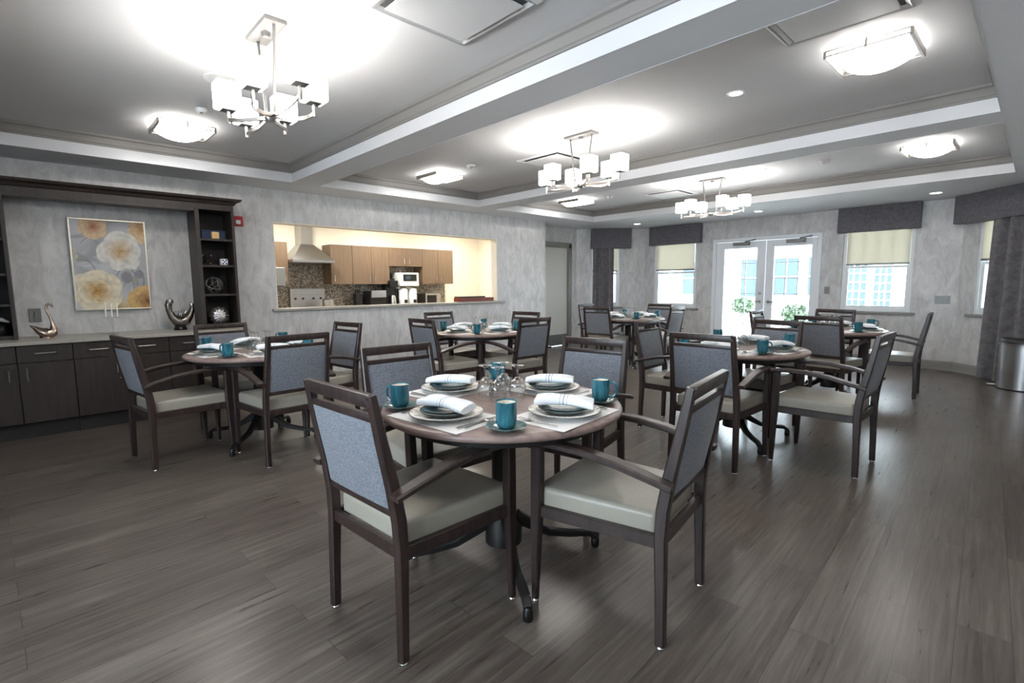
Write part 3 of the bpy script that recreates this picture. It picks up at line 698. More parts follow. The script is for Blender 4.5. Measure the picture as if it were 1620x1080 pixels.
CHAIRS = {
 1: dict(A=(-1.62,.79,3.8), B=(-.866,1.718,99.8), C=(-2.434,1.475,-91.7), D=(-1.90,2.46,189.5)),
 2: dict(A=(-4.392,.485,8), B=(-3.675,1.335,93), C=(-5.145,1.24,-85), D=(-4.49,2.06,186)),
 3: dict(A=(-4.349,2.92,0), B=(-3.633,3.718,88.6), C=(-5.283,3.779,-88), D=(-4.473,4.43,183)),
 4: dict(A=(-1.555,3.295,3), B=(-.745,4.01,89.4), C=(-2.40,4.06,-86), D=(-1.65,4.84,172)),
 5: dict(A=(-1.531,5.80,-6), B=(-.88,7.03,94), C=(-2.345,6.48,-87), D=(-1.79,7.29,175)),
 6: dict(A=(-4.55,6.12,5), B=(-3.71,6.80,93), C=(-5.33,6.91,-88), D=(-4.42,7.57,178))}
ch0 = make_chair(); remember(ch0); first = True
for ti, cs in CHAIRS.items():
    for q, (x, y, a) in cs.items():
        lab = 'dark wood dining armchair at the %s, %s side' % (TN[ti], PN[q])
        if first: o = ch0; first = False
        else: o = copy_tree(ch0)
        o.location = (x, y, 0); o.rotation_euler = (0,0,R(a)); o['label'] = lab; o['group'] = 'dining armchairs around the round tables'

# ------------------------------------------------------------------ tables
def make_table():
    t = thing('dining_table', '', 'table')
    MB().lathe([(0,.716),(.49,.716),(.515,.716),(.528,.722),(.532,.732),(.528,.742),(.515,.749),(.49,.75),(0,.75)], 72).build('table_top', M['table_wood'], t, 50)
    c = MB().box(-.17, .17, -.17, .17, .690, .715, .004).lathe([(.43,.682),(.462,.682),(.466,.7155),(.43,.7155)], 64, closed=True).box(-.44, .44, -.03, .03, .690, .714, .003).box(-.03, .03, -.44, .44, .690, .714, .003).lathe([(.0,.10),(.052,.10),(.052,.62),(.075,.66),(.09,.70),(0,.70)], 24)
    c.lathe([(0,.09),(.085,.09),(.085,.17),(.06,.21),(.052,.26),(0,.26)], 24); c.build('column', M['black_metal'], t)
    for i in range(4):
        a = R(45+90*i); ca, sa = math.cos(a), math.sin(a)
        pts = [(.06*ca,.06*sa,.20), (.14*ca,.14*sa,.15), (.22*ca,.22*sa,.105), (.32*ca,.32*sa,.085), (.42*ca,.42*sa,.075), (.455*ca,.455*sa,.05)]
        f = MB().bar(pts, [.045,.042,.040,.038,.036,.034], [.06,.045,.034,.030,.028,.024], (-sa,ca,0), .006)
        lo = f.build('foot', M['black_metal'], t)
        MB().lathe([(0,0),(.016,0),(.02,.008),(.02,.04),(.012,.055),(0,.055)], 14, (.455*ca,.455*sa,0)).build('glide', M['black'], lo)
    return t
TB = {1: (-1.644,1.498,14), 2: (-4.446,1.313,0), 3: (-4.44,3.71,0), 4: (-1.69,4.15,2), 5: (-1.60,6.52,0), 6: (-4.44,6.78,0)}
tb0 = make_table(); remember(tb0)
for ti, (x, y, a) in TB.items():
    o = tb0 if ti == 1 else copy_tree(tb0)
    o.location = (x, y, 0); o.rotation_euler = (0,0,R(a)); o['label'] = 'round brown top pedestal dining table, the %s, laid for four' % TN[ti]; o['group'] = 'round pedestal dining tables'

# ------------------------------------------------------------------ tableware
ZT = .7503
p_mat = MB().box(-.205, .205, -.14, .14, 0, .0012).build('placemat', M['mat'], smooth=0)
p_charger = MB().lathe([(0,.003),(.085,.003),(.095,.006),(.118,.014),(.147,.019),(.148,.021),(.146,.022),(.117,.018),(.094,.010),(.084,.007),(0,.007)], 56).lathe([(.075,0),(.085,0),(.085,.004),(.075,.004)], 40, closed=True).build('charger_plate', M['charger'], smooth=50)
p_plate = MB().lathe([(0,.002),(.062,.002),(.078,.007),(.104,.022),(.106,.024),(.104,.025),(.076,.012),(.060,.008),(0,.008)], 48).lathe([(.05,0),(.058,0),(.058,.003),(.05,.003)], 32, closed=True).build('dinner_plate', M['plate_dark'], smooth=50)
p_side = MB().lathe([(0,.002),(.05,.002),(.066,.006),(.092,.018),(.094,.020),(.092,.0205),(.065,.010),(.05,.006),(0,.006)], 48).build('side_plate', M['plate_teal'], smooth=50)
def nap():
    mb = MB(); rings = []
    for i in range(17):
        u = i/16; x = (u-.5)*.232; bow = .010*(1-(2*u-1)**2); hw = .048+.004*math.sin(u*9); hz = .0175*(1-.25*abs(2*u-1)**3)
        ring = []
        for k in range(20):
            a = 2*PI*k/20; cx_, sz = math.cos(a), math.sin(a)
            px = math.copysign(abs(cx_)**.55, cx_)*hw; pz = math.copysign(abs(sz)**.7, sz)*hz
            ring.append(Vector((x, px+.004*math.sin(u*5), hz+bow*.4+pz+.0025*math.sin(3*a+u*4))))
        rings.append(ring)
    return mb.rings(rings).build('napkin', M['napkin'], smooth=60)
p_nap = nap()
def make_mug():
    t = thing('mug', '', 'mug')
    MB().lathe([(0,.002),(.026,.002),(.031,.006),(.0375,.02),(.0385,.05),(.0385,.094),(.040,.0965),(.0385,.098),(.0355,.094),(.0355,.022),(.028,.01),(0,.01)], 40).build('body', M['mug'], t, 50)
    MB().lathe([(0,.0115),(.027,.0115),(.0345,.022),(.0345,.093),(.0352,.093),(.0352,.0215),(.0275,.0105),(0,.0105)], 36).build('lining', M['cream'], t, 50)
    MB().tube([(.036,0,.080), (.052,0,.086), (.066,0,.078), (.071,0,.058), (.067,0,.036), (.054,0,.022), (.036,0,.022)], [.006,.006,.0055,.005,.0055,.006,.006], 10).build('handle', M['mug'], t)
    return t
mug0 = make_mug(); remember(mug0)
p_saucer = MB().lathe([(0,.003),(.03,.003),(.045,.006),(.072,.015),(.074,.017),(.072,.0175),(.044,.010),(.03,.0065),(0,.0065)], 44).lathe([(.026,0),(.032,0),(.032,.004),(.026,.004)], 32, closed=True).build('saucer', M['saucer'], smooth=50)
# upturned wine goblet: rim on the table, foot on top
p_gob = MB().lathe([(.0330,0),(.0335,.002),(.040,.03),(.041,.05),(.034,.075),(.016,.090),(.0055,.097),(.0045,.12),(.006,.138),(.020,.145),(.033,.1485),(.034,.150),(.033,.1515),(0,.1515),(0,.1505)] + [(.0,.0945),(.008,.0935),(.015,.087),(.0325,.0735),(.0392,.05),(.0385,.03),(.0318,.0015)], 32, closed=True).build('wine_goblet', M['goblet'], smooth=60)
def make_fork():
    mb = MB().bar([(0,-.09,.003),(0,0,.004),(0,.03,.005)], [.009,.005,.006], [.002]*3, (1,0,0), .0005)
    mb.bar([(0,.03,.005),(0,.045,.004),(0,.055,.003)], [.006,.02,.022], [.002]*3, (1,0,0), .0005)
    for x in (-.009,-.003,.003,.009): mb.bar([(x,.055,.003),(x,.095,.006)], [.003,.002], [.0018,.0015], (1,0,0), .0003)
    return mb.build('fork', M['silver'])
def make_knife():
    return MB().bar([(0,-.10,.003),(0,-.01,.003),(0,0,.003),(0,.06,.003),(0,.105,.003),(.003,.112,.003)], [.011,.009,.010,.016,.014,.004], [.004,.004,.002,.0016,.0014,.001], (1,0,0), .0004).build('knife', M['silver'])
def make_spoon():
    mb = MB().bar([(0,-.08,.003),(0,.01,.004),(0,.03,.005)], [.009,.005,.006], [.002]*3, (1,0,0), .0005)
    mb.lathe([(0,-.004),(.010,-.003),(.0155,.002),(.015,.003),(.009,-.001),(0,-.002)], 20, (0,.05,.005), Matrix.Diagonal((1,1.55,1,1)))
    return mb.build('spoon', M['silver'])
p_fork, p_knife, p_spoon = make_fork(), make_knife(), make_spoon()
used = set()
CAT = dict(placemat='placemat', charger_plate='plate', dinner_plate='plate', side_plate='plate', napkin='napkin', saucer='saucer', wine_goblet='glass', fork='fork', knife='knife', spoon='spoon', mug='mug')
PLUR = dict(placemat='paper placemats', charger_plate='patterned charger plates', dinner_plate='grey dinner plates', side_plate='teal side plates', napkin='folded striped napkins', saucer='teal saucers', wine_goblet='upturned wine goblets', fork='forks on the placemats', knife='knives on the placemats', spoon='spoons on the placemats', mug='teal mugs')
def put(p, x, y, z, rz, label, tilt=None):
    if p.name not in used: used.add(p.name); o = p
    else: o = copy_tree(p)
    key = o.name.split('.')[0]
    o.location = (x, y, z); o.rotation_euler = (tilt[0] if tilt else 0, tilt[1] if tilt else 0, rz)
    return tag(o, label, CAT[key], PLUR[key])
SIDE = {'A': -90, 'B': 0, 'C': 180, 'D': 90}
rel1 = {'A': (.048,-.345), 'B': (.355,.013), 'C': (-.345,-.03), 'D': (.0,.32)}
mug1 = {'A': (-.20,-.405,'left',200), 'B': (.352,-.302,'front',150), 'C': (-.35,.29,'back',180), 'D': (.34,.275,'right',30)}
MN = {'A': (-.30,-.30,'left'), 'B': (.31,-.30,'front'), 'C': (-.30,.31,'back'), 'D': (.30,.30,'right')}
for ti, (tx, ty, ta) in TB.items():
    rnd = random.Random(ti*11+3); T = TN[ti]
    for q in 'ABCD':
        P = PN[q]
        dx, dy = rel1[q] if ti == 1 else (.335*math.cos(R(SIDE[q]))+rnd.uniform(-.02,.02), .335*math.sin(R(SIDE[q]))+rnd.uniform(-.02,.02))
        rot = R(SIDE[q]+90+ (6 if ti == 1 else rnd.uniform(-7,7)))
        cx, cy = tx+dx, ty+dy; ux, uy = math.cos(rot), math.sin(rot); ins = .02
        put(p_mat, cx-ins*-uy*0, cy, ZT+.0004*'ABCD'.index(q), rot, 'white paper placemat at the %s setting of the %s' % (P, T))
        z = ZT+.0034
        put(p_charger, cx, cy, z, rnd.uniform(0,6), 'cream charger plate with grey floral rim, %s setting, %s' % (P, T))
        put(p_plate, cx, cy, z+.0072, 0, 'grey brown dinner plate on the charger, %s setting, %s' % (P, T))
        put(p_side, cx, cy, z+.0155, 0, 'teal side plate under the napkin, %s setting, %s' % (P, T))
        na = rot+ R({'A': 8, 'B': -62, 'C': -62, 'D': 30}[q]) if ti == 1 else rot+R(rnd.uniform(-35,35))
        put(p_nap, cx, cy, z+.0365, na, 'folded white napkin with thin stripes, %s setting, %s' % (P, T), tilt=(R(3), R(2)))
        if ti in (1, 2, 4):
            for p, off, w in ((p_fork, -.172, 'fork left of'), (p_knife, .166, 'knife right of'), (p_spoon, .188, 'spoon right of')):
                put(p, cx+ux*off, cy+uy*off, ZT+.0036, rot, 'steel %s the plates, %s setting, %s' % (w, P, T))
        if ti == 1: mx, my, nm, hr = mug1[q]
        else: mx, my, nm = MN[q]; hr = rnd.uniform(0, 360)
        put(p_saucer, tx+mx, ty+my, ZT+.003, 0, 'dull teal saucer under the %s mug, %s' % (nm, T))
        put(mug0, tx+mx, ty+my, ZT+.0098, R(hr), 'teal mug with cream inside, at the %s of the %s' % (nm, T))
    for gx, gy, nm in ((-.085,-.02,'left'), (.0,-.02,'front'), (.02,.085,'right'), (-.09,.095,'back')):
        put(p_gob, tx+gx-(.03 if ti == 1 else 0), ty+gy+(.02 if ti == 1 else 0), ZT, 0, 'clear upturned wine goblet, %s of the cluster on the %s' % (nm, T))

# ------------------------------------------------------------------ sideboard and hutch
CZ = .83; CF = -5.81; XBK = XL+.002
YS = [-.50, -.145, .21, .56, .915, 1.27, 1.62]
UN = ['left', 'middle', 'right']
for u in range(3):
    ya, yb, ym = YS[2*u], YS[2*u+2], YS[2*u+1]
    t = thing('base_cabinet', 'dark brown sideboard cabinet, %s unit of three under the grey counter' % UN[u], 'cabinet', group='dark sideboard cabinets')
    MB().box(XBK, CF-.02, ya+.001, yb-.001, .135, CZ-.031).build('body', M['cab_in'], t, 0)
    MB().box(XBK, CF-.07, ya+.001, yb-.001, 0, .134).build('plinth', M['cab_in'], t, 0)
    for i, (a, c) in enumerate(((ya, ym), (ym, yb))):
        d = MB().box(CF-.0195, CF, a+.003, c-.003, .14, .648, .002).build('door', M['cab'], t, 0)
        hy = c-.055 if (2*u+i) % 2 == 0 else a+.055
        MB().tube([(CF, hy, .61), (CF+.028, hy, .605), (CF+.028, hy, .505), (CF, hy, .50)], .005, 8).build('handle', M['nickel'], d)
        w = MB().box(CF-.0195, CF, a+.003, c-.003, .654, CZ-.036, .002).build('drawer', M['cab'], t, 0)
        hm = (a+c)/2
        MB().tube([(CF, hm-.07, .728), (CF+.028, hm-.062, .728), (CF+.028, hm+.062, .728), (CF, hm+.07, .728)], .005, 8).build('handle', M['nickel'], w)
tag(MB().box(XBK, CF+.03, -.52, 1.645, CZ-.03, CZ, .004).build('countertop', M['counter'], smooth=0), 'long grey countertop on the dark sideboard', 'countertop')
TF = -6.08
def tower(label, ya, yb, shelves):
    t = thing('display_shelf', label, 'shelf', group='open display shelves')
    z0, z1 = CZ+.001, 2.075
    MB().box(XBK, TF, ya, ya+.022, z0, z1, .001).build('side_panel', M['cab'], t, 0); MB().box(XBK, TF, yb-.022, yb, z0, z1, .001).build('side_panel', M['cab'], t, 0)
    MB().box(XBK, XBK+.012, ya+.022, yb-.022, z0, z1).build('back_panel', M['cab_in'], t, 0)
    MB().box(TF, TF+.02, ya-.004, ya+.036, z0, z1, .002).box(TF, TF+.02, yb-.022, yb+.004, z0, z1, .002).build('face_frame', M['cab'], t, 0)
    MB().box(XBK+.012, TF, ya+.022, yb-.022, z0, z0+.035).build('bottom_panel', M['cab'], t, 0)
    for z in shelves: MB().box(XBK+.012, TF-.005, ya+.022, yb-.022, z-.022, z, .001).build('shelf', M['cab'], t, 0)
tower('right dark open display shelf holding ornaments above the sideboard', 1.27, 1.63, (1.782, 1.506, 1.200))
tower('left dark open display shelf at the left picture edge', -.49, -.13, (1.70, 1.40, 1.14))
# cornice across the top
t = thing('cornice', 'dark brown cornice bridging the two display shelves', 'cornice')
prof = [(XBK, 2.077), (TF+.02, 2.077), (TF+.022, 2.135), (TF+.035, 2.14), (TF+.05, 2.165), (TF+.085, 2.178), (TF+.095, 2.20), (XBK, 2.20)]
mb = MB(); ya, yb = -.60, 1.63
# mitred returns at the right end
A = [Vector((x, ya, z)) for x, z in prof]; B = [Vector((x, yb+max(0, x-(TF+.02)), z)) for x, z in prof]; Cc = [Vector((XBK, yb+max(0, x-(TF+.02)), z)) for x, z in prof]
mb.rings([A, B, Cc]); mb.build('moulding', M['cab'], t, 0)
MB().box(TF-.16, TF+.019, -.128, 1.262, 2.055, 2.0765).build('soffit_board', M['cab'], t, 0)

# ornaments on the counter
t = thing('swan_figurine', 'bronze swan figurine standing on the sideboard counter, left', 'figurine')
sx = -6.17
body = [(sx,-.050,.945), (sx,-.02,.925), (sx,.01,.895), (sx,.045,.872), (sx,.075,.868), (sx,.098,.880), (sx,.108,.910), (sx,.104,.945), (sx,.100,.975), (sx,.090,1.02), (sx,.076,1.06), (sx,.070,1.095), (sx,.076,1.122), (sx,.093,1.132), (sx,.110,1.122), (sx,.118,1.10)]
MB().tube(body, [.004,.015,.033,.050,.054,.043,.026,.016,.0125,.0105,.010,.010,.0105,.012,.010,.003], 14).build('body', M['bronze'], t, 60)
MB().lathe([(0,0),(.048,0),(.042,.012),(.034,.035),(0,.05)], 24, (sx,.052,CZ)).build('base', M['bronze'], t)
t = thing('sculpture', 'ornate pewter crescent sculpture on a black base, sideboard counter', 'sculpture')
sx = -6.2
cr = [(sx,1.012,1.135),(sx,.998,1.09),(sx,1.002,1.03),(sx,1.025,.97),(sx,1.06,.925),(sx,1.10,.908),(sx,1.145,.925),(sx,1.18,.975),(sx,1.203,1.03),(sx,1.207,1.07)]
MB().tube(cr, [.030,.032,.028,.036,.048,.054,.048,.036,.028,.020], 14).build('crescent', M['pewter'], t, 60)
MB().lathe([(0,-.024),(.018,-.018),(.026,0),(.018,.018),(0,.024)], 18, (sx,1.205,1.085)).lathe([(0,-.03),(.024,-.02),(.034,0),(.024,.024),(0,.034)], 18, (sx,1.015,1.125)).build('knob', M['chrome'], t)
mb = MB()
for i in range(7):
    a = i/6; y = 1.045+.12*a
    mb.tube([(sx,y,.95+.03*abs(a-.5)), (sx+.01,y+.01*math.sin(i),1.0), (sx,y+(a-.5)*.03,1.035-.02*abs(a-.5))], [.010,.008,.003], 8)
mb.build('fringe', M['pewter'], t)
MB().lathe([(0,0),(.058,0),(.06,.012),(.05,.03),(.052,.045),(.036,.06),(0,.062)], 28, (sx,1.09,CZ)).build('base', M['black'], t)
t = thing('candle_holder', 'clear glass holder with three thin white candles before the painting', 'candle holder', (-6.2,.535,CZ))
mb = MB().lathe([(0,0),(.045,0),(.045,.006),(.012,.012),(.007,.03),(.007,.14),(.014,.15),(0,.152)], 24)
mb.box(-.02, .02, -.07, .07, .152, .162, .003); mb.build('stand', M['goblet'], t)
for y in (-.045, 0, .043): MB().lathe([(0,.164),(.0065,.164),(.0055,.30 if y else .29),(.001,.305 if y else .295),(0,.305 if y else .295)], 12, (0,y,0)).build('candle', M['candle'], t)

# painting: peonies on canvas in a thin pale frame
t = thing('painting', 'framed painting of white and peach peonies on grey, centre of hutch wall', 'painting')
PY0, PY1, PZ0, PZ1 = .285, .885, 1.055, 1.94
def smooth(a, b_, x): x = max(0, min(1, (x-a)/(b_-a))); return x*x*(3-2*x)
def mixc(a, b_, f): return tuple(p+(q-p)*f for p, q in zip(a, b_))
rn = random.Random(5)
FLW = [(.64,.66,.31,.23,(222,220,214),(206,166,108)), (.28,.21,.36,.25,(224,214,190),(184,134,64)), (.30,.93,.20,.15,(216,190,156),(184,120,92)), (.97,.92,.2,.16,(218,192,156),(200,152,98)), (.98,.08,.32,.21,(208,174,116),(126,76,36)), (-.02,.62,.10,.07,(190,186,176),(170,168,150)), (.55,.0,.14,.10,(196,178,140),(170,140,96))]
PET = []
STEM = ((.05,.55,.30,.38,.010,.25), (.30,.38,.60,.43,.010,-.3), (.55,.44,.85,.28,.012,.35), (.85,.50,.82,.15,.010,.3), (.64,.25,.83,.27,.008,.3), (.12,.74,.36,.72,.007,.3), (.78,.30,.72,.12,.008,.2))
LEAF = [(rn.uniform(0,1), rn.uniform(.05,.98), rn.uniform(0,6.3), rn.uniform(.03,.07), rn.uniform(.10,.22), rn.choice([(206,208,214), (186,188,198), (140,140,150), (196,200,204)])) for _ in range(26)]
for f in reversed(FLW):
    pet = []
    for npt, pd, pw, pl, k in ((8,.66,.46,.36,.95),(8,.56,.42,.32,.9),(7,.44,.38,.30,.8),(6,.33,.32,.25,.6),(6,.22,.24,.19,.4),(5,.12,.17,.13,.2),(3,.04,.09,.08,.0)):
        o_ = rn.uniform(0, 6)
        for i in range(npt): pet.append((o_+2*PI*i/npt+rn.uniform(-.35,.35), pd*rn.uniform(.85,1.12), pw*rn.uniform(.8,1.2), pl*rn.uniform(.85,1.15), k+rn.uniform(-.1,.1)))
    PET.append((*f, pet))
def paint(u, v):
    n = .5+.25*math.sin(9*u+3*v+2*math.sin(5*v))+.25*math.sin(7*v-4*u+1.5*math.sin(8*u))
    c = mixc((156,158,163), (196,197,201), n)
    for lx, ly, la, lw, ll, lc in LEAF:
        dx = (u-lx)*math.cos(la)+(v-ly)*1.45*math.sin(la); dy = -(u-lx)*math.sin(la)+(v-ly)*1.45*math.cos(la)
        e = math.hypot(dx/ll, dy/(lw*(1-.5*(dx/ll)**2))) if abs(dx) < ll else 2
        if e < 1: c = mixc(c, lc, .55*(1-smooth(.7, 1, e))); c = mixc(c, (120,122,128), .25*(1-smooth(.0, .12, abs(dy/lw))))
    for (x0_, y0_, x1_, y1_, w, bow) in STEM:
        dx, dy = x1_-x0_, y1_-y0_; tt = max(0, min(1, ((u-x0_)*dx+(v-y0_)*dy)/(dx*dx+dy*dy))); sb = bow*math.sin(PI*tt)
        ds = math.hypot(u-x0_-dx*tt+sb*dy, (v-y0_-dy*tt-sb*dx)*1.45); c = mixc(c, (100,100,106), .7*(1-smooth(w*.3, w*1.5, ds)))
    for lx, ly, ra in ((.10,.565,.05), (.80,.33,.06), (.88,.40,.08), (.70,.36,.10)):
        ds = math.hypot(u-lx, (v-ly)*1.2); c = mixc(c, (150,152,132) if ra < .07 else (128,128,136), .8*(1-smooth(ra*.6, ra, ds)))
    for fx, fy, rx, ry_, oc, ic, pet in PET:
        X, Y = (u-fx)/rx, (v-fy)/ry_
        if X*X+Y*Y > 1.7: continue
        for pa, pd, pw, pl, k in pet:
            dx = X*math.cos(pa)+Y*math.sin(pa)-pd; dy = -X*math.sin(pa)+Y*math.cos(pa)
            e = math.hypot(dx/pl, dy/pw)
            if e < 1.0:
                t_ = (dx/pl+1)/2
                col = mixc(ic, oc, min(1, k+.25*t_)); sh = .80+.24*t_*(1-.25*abs(dy/pw))+.02*math.sin(dy*19+pa*3)
                c = mixc(c, tuple(q*sh for q in col), 1-smooth(.90, 1.0, e))
    return tuple(max(0, min(255, q)) for q in c)
nu, nv = 84, 124; fy0, fy1, fz0, fz1 = PY0+.012, PY1-.012, PZ0+.012, PZ1-.012
def cv(u, v): return ((XL+.028, fy0+(fy1-fy0)*u, fz0+(fz1-fz0)*v), (1,0,0))
co = MB().sheet(cv, nu, nv, .012).build('canvas', M['art'], t, 0)
ca_ = co.data.color_attributes.new('Col', 'FLOAT_COLOR', 'POINT')
for i, v in enumerate(co.data.vertices):
    u_, v_ = (v.co.y-fy0)/(fy1-fy0), (v.co.z-fz0)/(fz1-fz0); ca_.data[i].color = (*lin(paint(u_, v_)), 1)
x0_, x1_ = XL+.003, XL+.042
MB().box(x0_, x1_, PY0, PY0+.013, PZ0, PZ1, .003).box(x0_, x1_, PY1-.013, PY1, PZ0, PZ1, .003).box(x0_, x1_, PY0+.013, PY1-.013, PZ0, PZ0+.013, .003).box(x0_, x1_, PY0+.013, PY1-.013, PZ1-.013, PZ1, .003).build('frame', M['gilt'], t, 0)

# ornaments on the right shelf
SXC = -6.2
t = thing('storage_box', 'navy blue box on the top shelf of the right display', 'box'); MB().box(SXC-.09, SXC+.05, 1.335, 1.565, 1.783, 1.86, .006).build('body', M['blue'], t, 0); MB().box(SXC-.092, SXC+.052, 1.333, 1.567, 1.861, 1.876, .004).build('lid', M['blue'], t, 0)
t = thing('wooden_block', 'pale wood cube in front of the navy box on the top shelf', 'block'); MB().box(SXC+.062, SXC+.118, 1.418, 1.486, 1.783, 1.855, .006).build('cube', M['pine'], t, 0)
t = thing('jack_ornament', 'dark metal jack shaped ornament on the second shelf of the right display', 'ornament')
mb = MB(); c0 = Vector((SXC+.03, 1.372, 1.562))
for d in ((.6,.55,.58), (-.5,.75,-.55), (.55,.35,-.8)):
    d = Vector(d).normalized()*.062; mb.tube([c0-d, c0+d], .006, 8)
    for s in (-1, 1):
        p = c0+d*s; mb.lathe([(0,-.011),(.008,-.008),(.011,0),(.008,.008),(0,.011)], 10, p)
zmin = min(v.co.z for v in mb.bm.verts); bmesh.ops.translate(mb.bm, verts=mb.bm.verts, vec=(0,0,1.507-zmin)); mb.build('jack', M['pewter'], t)
t = thing('dice_ornament', 'large white die with dark blue pips on the second shelf', 'dice'); dz = 1.507
MB().box(SXC+.02, SXC+.09, 1.492, 1.562, dz, dz+.07, .012, 3).build('cube', M['dice'], t)
mb = MB()
for y, z in ((.018,.018),(.052,.018),(.035,.035),(.018,.052),(.052,.052)): mb.lathe([(0,0),(.009,0),(.009,.002),(0,.002)], 14, M=Matrix.Translation((SXC+.0895, 1.492+y, dz+z)) @ Matrix.Rotation(R(90), 4, 'Y'))
mb.build('pips', M['pip'], t)
t = thing('wire_ball', 'round tangled wire ball on the third shelf of the right display', 'ornament')
mb = MB(); c0 = Vector((SXC+.02, 1.42, 1.201+.093)); rn = random.Random(4)
for i in range(12):
    ax = Vector((rn.uniform(-1,1), rn.uniform(-1,1), rn.uniform(-1,1))).normalized(); a_ = ax.orthogonal().normalized(); b_ = ax.cross(a_); of = rn.uniform(-.035,.035); rr = math.sqrt(.089**2-of**2)
    mb.tube([c0+ax*of+(a_*math.cos(2*PI*q/26)+b_*math.sin(2*PI*q/26))*rr for q in range(26)], .0035, 6, closed=True)
mb.build('wire', M['wire'], t)
t = thing('silver_orb', 'silver lobed round ornament on the bottom shelf of the right display', 'ornament')
c0 = Vector((SXC+.02, 1.452, CZ+.037+.094))
def orb(u, v):
    th = 2*PI*u; ph = PI*v; r_ = .098*(1+.05*math.cos(12*th)*math.sin(ph)); return c0+Vector((r_*.75*math.cos(ph), r_*math.sin(ph)*math.cos(th), r_*math.sin(ph)*math.sin(th)))
MB().grid(orb, 72, 18).build('body', M['orb'], t, 60)
MB().lathe([(0,0),(.05,0),(.046,.01),(.03,.018),(0,.02)], 24, (c0.x, c0.y, CZ+.0365)).build('base', M['black'], t)
t = thing('wall_phone', 'black rounded ornament with pale curved top on the left shelf', 'ornament')
MB().lathe([(0,0),(.06,0),(.07,.03),(.06,.08),(.03,.11),(0,.115)], 24, (-6.25,-.23,CZ+.037)).build('body', M['black'], t)
MB().tube([(-6.25,-.32,CZ+.145), (-6.25,-.27,CZ+.17), (-6.25,-.22,CZ+.172), (-6.25,-.175,CZ+.150)], [.012,.018,.018,.008], 12).build('top', M['white_plastic'], t, 60)
t.name = 'rounded_ornament'

# ------------------------------------------------------------------ kitchen beyond the opening
t = thing('kitchen_base_cabinet', 'tan base cabinet run beneath the kitchen counter', 'cabinet')
MB().box(KX+.002, KX+.60, 2.02, 2.93, .10, .87).box(KX+.002, KX+.60, 3.52, 6.2, .10, .87).build('body', M['kcab'], t, 0); MB().box(KX+.002, KX+.54, 2.02, 2.93, 0, .099).box(KX+.002, KX+.54, 3.52, 6.2, 0, .099).build('plinth', M['cab_in'], t, 0)
for i in range(6): 
    d = MB().box(KX+.601, KX+.62, 3.54+i*.44, 3.54+i*.44+.43, .12, .85, .002).build('door', M['kcab'], t, 0)
    MB().tube([(KX+.62, 3.60+i*.44, .80), (KX+.645, 3.60+i*.44, .79), (KX+.645, 3.60+i*.44, .70), (KX+.62, 3.60+i*.44, .69)], .005, 8).build('handle', M['nickel'], d)
tag(MB().box(KX+.002, KX+.63, 2.02, 2.93, .871, .905, .003).box(KX+.002, KX+.63, 3.52, 6.22, .871, .905, .003).build('kitchen_countertop', M['counter'], smooth=0), 'grey counter along the kitchen back wall', 'countertop')
structure(MB().box(KX+.001, KX+.012, 2.02, 6.0, .906, 1.66).build('trim_12', M['mosaic'], smooth=0))
KF = KX+.33
def upper(label, seams, z0, z1, hs):
    t = thing('wall_cabinet', label, 'cabinet', group='tan kitchen wall cabinets')
    MB().box(KX+.013, KF-.02, seams[0]+.001, seams[-1]-.001, z0, z1).build('body', M['kcab'], t, 0)
    for a, c, h_ in zip(seams, seams[1:], hs):
        d = MB().box(KF-.0195, KF, a+.002, c-.002, z0, z1, .002).build('door', M['kcab'], t, 0)
        hy = a+.05 if h_ == 'l' else c-.05; zl = z0+.04
        MB().tube([(KF, hy, zl), (KF+.025, hy, zl+.005), (KF+.025, hy, zl+.105), (KF, hy, zl+.11)], .005, 8).build('handle', M['chrome'], d)
upper('tan single door wall cabinet just right of the range hood', (3.524, 3.893), 1.305, 1.945, 'l')
upper('tan two door wall cabinet in the middle of the kitchen wall', (3.895, 4.242, 4.582), 1.305, 1.945, 'rl')
upper('short tan two door wall cabinet above the coffee machine', (4.584, 4.93, 5.269), 1.62, 1.945, 'rl')
upper('tan two door wall cabinet at the right end of the kitchen wall', (5.271, 5.62, 5.974), 1.305, 1.945, 'rl')
upper('tan wall cabinet left of the range hood', (2.30, 2.855), 1.305, 1.945, 'r')
t = thing('paper_dispenser', 'pale dispenser box hung on the cabinet left of the hood', 'dispenser')
MB().box(KF+.001, KF+.10, 2.50, 2.77, 1.28, 1.56, .01).build('housing', M['grey_plate'], t, 0); MB().box(KF+.03, KF+.08, 2.53, 2.74, 1.271, 1.281, .003).build('slot', M['black'], t, 0)
t = thing('range_hood', 'stainless range hood with chimney on the kitchen back wall', 'range hood')
mb = MB(); za, zb = 1.64, 1.93
mb.hexa([(KX+.013,2.862,za+.04),(KX+.50,2.862,za+.04),(KX+.50,3.515,za+.04),(KX+.013,3.515,za+.04),(KX+.013,3.09,zb),(KX+.25,3.09,zb),(KX+.25,3.29,zb),(KX+.013,3.29,zb)]); mb.box(KX+.013, KX+.50, 2.862, 3.515, za, za+.04, .003)
mb.build('canopy', M['steel'], t, 0); MB().box(KX+.013, KX+.24, 3.095, 3.285, zb, ZS-.002, .002).build('chimney', M['steel'], t, 0)
t = thing('range', 'stainless range with raised back guard under the hood', 'stove')
MB().box(KX+.013, KX+.64, 2.94, 3.51, .03, .915, .004).build('body', M['steel'], t, 0); MB().box(KX+.015, KX+.09, 2.945, 3.505, .916, 1.24, .006).build('back_guard', M['steel'], t, 0)
MB().box(KX+.091, KX+.12, 3.0, 3.45, 1.14, 1.16, .004).build('guard_rail', M['steel'], t, 0)
